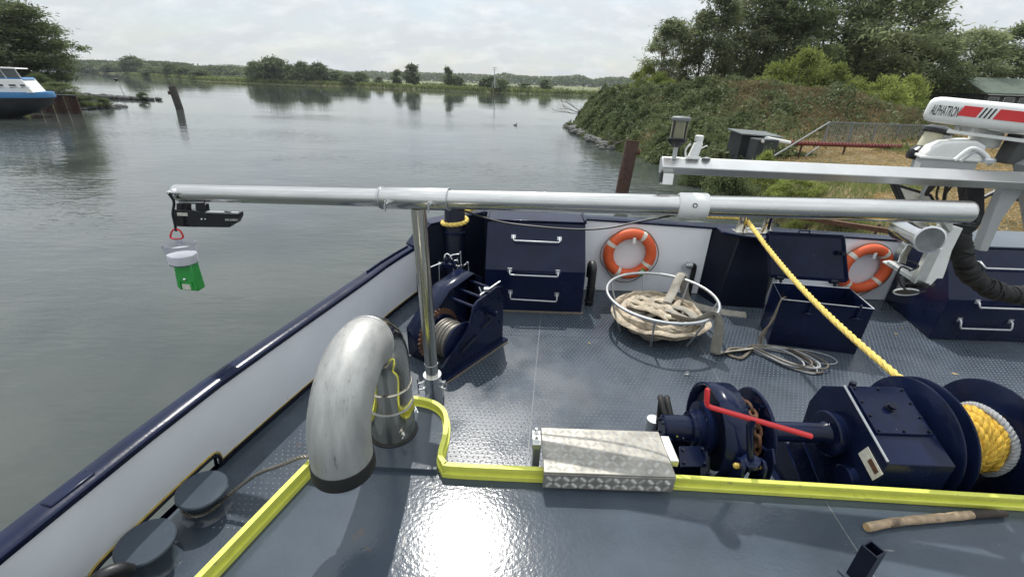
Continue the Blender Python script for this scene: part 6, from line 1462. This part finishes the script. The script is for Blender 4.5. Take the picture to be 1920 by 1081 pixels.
# driftwood and a dead bush at the mound tip
def twigs(name, label, base, dirs, m_, seed, L0, r0):
    r2 = random.Random(seed); mb = MB()
    def grow(p, d, Ln, r, lev):
        q = p + d * Ln; m2 = p.lerp(q, .5) + V((r2.uniform(-.05, .05), r2.uniform(-.05, .05), r2.uniform(-.05, .08))) * Ln
        mb.tube([p, m2, q], [r, r * .7, r * .4], 5)
        if lev: 
            for k in range(3): grow(m2.lerp(q, k * .4), (d + V((r2.uniform(-.6, .6), r2.uniform(-.6, .6), r2.uniform(-.2, .6)))).normalized(), Ln * .55, r * .5, lev - 1)
    for d in dirs: grow(V(base), V(d).normalized(), L0, r0, 2)
    return tag(build(mb, name, m_), label, 'branch')
twigs('dead_branch', 'bare dead branch reaching over the water from the mound tip', (6.6, 47.5, .2), [(-1, -.1, .25), (-.8, -.2, .45), (-1, .2, .05)], 'bark_dead', 2, 2.3, .05)
twigs('driftwood', 'tangle of pale driftwood beside the rusty pile', PZ(1158, 268, -.6), [(-.7, -.3, .5), (-.4, -.3, -.1), (.5, -.2, .3), (-.8, 0, .1)], 'bark_dead', 3, .75, .035)
twigs('driftwood', 'pale forked driftwood in the water under the crosstree', PZ(1300, 345, -.95), [(1, .1, .35), (-.7, -.2, -.05), (.5, .2, -.1)], 'bark_dead', 4, .45, .025)
# shelter, cabinet and pipeline on the bank
g_ = 19.8; sx = PY(1388, 270, g_).x; sxe = PY(1438, 280, g_).x; z0 = gz((sx + sxe) / 2, g_); zt = PY(1400, 252, g_).z
sh = thing('shelter', 'low dark grey shelter with flat overhanging roof on the bank', 'shed', ((sx + sxe) / 2, g_, z0))
build(MB().obox((sx, g_, z0 - .2), (.05, 0, 0), (0, 1.1, 0), (0, 0, zt - z0 + .2)).obox((sxe, g_, z0 - .2), (.05, 0, 0), (0, 1.1, 0), (0, 0, zt - z0 + .15)).obox((sx, g_ + 1.1, z0 - .2), (sxe - sx + .05, 0, 0), (0, .05, 0), (0, 0, zt - z0 + .2)).obox((sx + .05, g_ + .02, z0 - .2), ((sxe - sx) * .5, 0, 0), (0, .04, 0), (0, 0, zt - z0 + .15)), 'wall', 'shed_grey', sh)
build(MB().obox((sx - .15, g_ - .25, zt), (sxe - sx + .55, 0, -.08), (0, 1.5, .08), (0, 0, .05)), 'roof', 'shed_roof', sh)
build(MB().box((sxe - .15, g_ - .01, zt - .18), (.35, .02, .06)), 'sign_plate', 'cream', sh)
cx_ = PY(1440, 275, 18.6); cz = gz(cx_.x, 18.6)
cbn = thing('pump_cabinet', 'small dark pump cabinet feeding the red pipeline', 'cabinet', (cx_.x, 18.6, cz))
cw = .85; zt2 = PY(1440, 262, 18.6).z
build(MB().obox((cx_.x - .45, 18.6, cz - .1), (cw, 0, 0), (0, .7, 0), (0, 0, zt2 - cz + .1)), 'housing', 'shed_grey', cbn, bevel=.03)
build(MB().obox((cx_.x - .22, 18.585, cz + .15), (cw - .3, 0, 0), (0, .02, 0), (0, 0, max(.3, zt2 - cz - .3))), 'door', 'window_glass', cbn)
build(MB().cyl((cx_.x - .3, 18.5, zt2 - .06), (cx_.x - .3, 18.55, zt2 - .06), .06, n=10), 'head_lamp', 'reflective', cbn)
pp0, pp1 = PY(1478, 268, 19.4), PY(1690, 275, 20.2)
pl_ = thing('pipeline', 'long red ribbed pipeline running along the bank behind the railing', 'pipe', (pp0.x, pp0.y, gz(pp0.x, 19.4)))
build(MB().cyl(pp0, pp1, .085, n=12), 'pipe', 'pipe_red', pl_); build(MB().cyl((cx_.x, 18.9, zt2 + .02), pp0 + V((.05, 0, 0)), .085, n=12), 'white_section', 'white_plastic', pl_)
rib = MB(); dd = (pp1 - pp0)
for i in range(34): rib.torus(pp0 + dd * ((i + .5) / 34), dd, .09, .012, 12, 5)
build(rib, 'ribs', 'rust_dark', pl_)['kind'] = 'stuff'
for t in (.12, .5, .9): q = pp0 + dd * t; build(MB().cyl((q.x, q.y, gz(q.x, q.y) - .2), (q.x, q.y, q.z), .04, n=8), 'support', 'rust_dark', pl_)
# palisade railing
fn = thing('railing', 'galvanised railing of thin upright pales on the bank', 'fence', (17.5, 22.6, .4))
fa, fb = PY(1556, 229, 22.4), PY(1776, 237, 22.8); zb = PY(1556, 274, 22.4).z
for z_ in (0, 1):
    off = V((0, 0, zb - fa.z + .12)) if z_ else V((0, 0, 0)); build(MB().bar(fa + off, fb + off, .05), 'rail', 'galv_old', fn)
pal = MB(); npal = 56
for i in range(npal + 1):
    q = fa.lerp(fb, i / npal); pal.bar(q, V((q.x, q.y, q.z + zb - fa.z + .1)), .022)
build(pal, 'pales', 'galv_old', fn)['kind'] = 'stuff'
for t in (0, .2, .4, .6, .8, 1): q = fa.lerp(fb, t); build(MB().bar(q + UP * .02, V((q.x, q.y, gz(q.x, q.y) - .2)), .07), 'post', 'galv_old', fn)
ga_ = PY(1452, 292, 17.6); gtop = fa
build(MB().bar(V((ga_.x, ga_.y, ga_.z)), gtop, .05).bar(PY(1510, 293, 19.0), PY(1540, 272, 21.8), .05), 'stair_rail', 'galv_old', fn)
# rusty mooring beam, container, car, shed, boom
tag(build(MB().bar(PY(1430, 373, 14.2), PY(1700, 378, 14.2), .10, .16), 'mooring_beam', 'rust_dark'), 'long dark red steel mooring beam along the bank', 'beam')
for i, (px, py, y) in enumerate(((1560, 352, 14.6), (1510, 418, 10.8), (1645, 420, 10.2), (1905, 440, 9.0))):
    q = PY(px, py, y); z_ = gz(q.x, q.y); tag(build(MB().bar((q.x, q.y, z_ - .3), (q.x + .06, q.y, max(z_ + .35, q.z)), .05, .03).bar((q.x - .03, q.y - .03, max(z_ + .35, q.z) - .1), (q.x + .14, q.y, max(z_ + .35, q.z) - .06), .03), 'bank_stake', 'rust_dark'), ('rusty steel stake beside the long mooring beam', 'short rusty stake just beyond the box lid', 'short rusty stake behind the second lifebuoy', 'short rusty stake beyond the far corner locker')[i], 'stake', 'stakes along the bank')
ry = 9.4; tag(build(MB().bar(PY(1480, 404, ry + 1.2), PY(1700, 438, ry - .3), .12, .10), 'quay_edge', 'rust'), 'rusty edge beam just beyond the end bulwark', 'beam')
cy_ = 42; c0_ = PY(1735, 236, cy_); c1__ = PY(1812, 240, cy_); ct = PY(1740, 205, cy_).z; cz = gz(c0_.x, cy_)
cn = thing('container', 'dark red corrugated shipping container behind the radar scanner', 'container', (c0_.x, cy_, cz))
build(MB().obox((c0_.x, cy_, cz - .3), (6, 0, 0), (0, 2.4, 0), (0, 0, ct - cz + .3)), 'box', 'container', cn)
for i in range(26): build(MB().box((c0_.x + .12 + i * .23, cy_ - .02, (ct + cz) / 2), (.11, .06, ct - cz - .2)), 'corrugation', 'container', cn)
vy = 37; v0 = PY(1700, 240, vy); vz = gz(v0.x, vy)
pc_ = thing('parked_car', 'white car parked beside the red container', 'car', (v0.x + 1.2, vy, vz)); tz = max(PY(1712, 222, vy).z, vz + 1.2)
build(MB().prism([(v0.x, vy, vz + .25), (v0.x + 3.8, vy, vz + .25), (v0.x + 3.8, vy, vz + .8), (v0.x + 3.0, vy, vz + .85), (v0.x + 2.6, vy, tz), (v0.x + .8, vy, tz), (v0.x + .3, vy, vz + .85), (v0.x, vy, vz + .75)], (0, 1.7, 0)), 'body', 'white_plastic', pc_, bevel=.08)
build(MB().prism([(v0.x + .5, vy - .01, vz + .86), (v0.x + 2.75, vy - .01, vz + .86), (v0.x + 2.45, vy - .01, tz - .08), (v0.x + .92, vy - .01, tz - .08)], (0, .02, 0)), 'side_window', 'window_glass', pc_)
for x in (.75, 3.0): build(MB().cyl((v0.x + x, vy - .02, vz + .30), (v0.x + x, vy + .2, vz + .30), .32, n=18), 'wheel', 'rubber', pc_)
by_ = 50; b0_ = PY(1842, 190, by_); bzz = gz(b0_.x, by_); ev = PY(1842, 176, by_).z
hs_ = thing('green_roofed_shed', 'dark shed with pale green roof half hidden by the willows', 'shed', (b0_.x + 5, by_, bzz))
build(MB().obox((b0_.x, by_, bzz - .3), (12, 0, 0), (0, 6, 0), (0, 0, ev - bzz + .3)), 'wall', 'shed_grey', hs_)
build(MB().prism([(b0_.x - .4, by_ - .4, ev), (b0_.x + 12.5, by_ - .4, ev), (b0_.x + 12.5, by_ + 3.2, ev + 1.5), (b0_.x - .4, by_ + 3.2, ev + 1.5)], (0, .02, .12)), 'roof', 'roof_green', hs_)
for x in (1.0, 2.6, 4.2):
    w_ = build(MB().box((b0_.x + x, by_ - .03, ev - .55), (1.1, .06, .6)), 'window', 'grey_paint', hs_); build(MB().box((b0_.x + x, by_ - .065, ev - .55), (.98, .02, .5)), 'pane', 'window_glass', w_)
build(MB().bar((b0_.x - .2, by_ - .5, ev - .05), (b0_.x + 12, by_ - .5, ev - .05), .06), 'gutter', 'galv', hs_)
bo0, bo1 = PY(1668, 211, 34), PY(1740, 212, 34)
bo_ = thing('barrier_boom', 'thin white barrier boom beside the parked car', 'barrier', (bo1.x, 34, gz(bo1.x, 34)))
build(MB().bar(bo0, bo1 + V((.4, 0, 0)), .12), 'boom', 'white_plastic', bo_); build(MB().box((bo1.x + .2, 34.1, (gz(bo1.x, 34) + bo1.z) / 2), (.3, .3, bo1.z - gz(bo1.x, 34) + .2)), 'post', 'grey_paint', bo_)
# ------------------------------------------------------------------ summer haze over the river
hz_ = bpy.data.materials.new('haze'); hz_.use_nodes = True; t = hz_.node_tree; t.nodes.clear()
pv = N(t, 'ShaderNodeVolumePrincipled'); pv.inputs['Color'].default_value = (.86, .92, 1.0, 1); pv.inputs['Density'].default_value = .00015; pv.inputs['Anisotropy'].default_value = .35
oo = N(t, 'ShaderNodeOutputMaterial'); t.links.new(pv.outputs[0], oo.inputs['Volume']); M_['haze'] = hz_
tag(build(MB().obox((-2600, -800, -3.5), (5200, 0, 0), (0, 4000, 0), (0, 0, 32)), 'haze', 'haze'), 'thin pale summer haze over the river', kind='stuff')
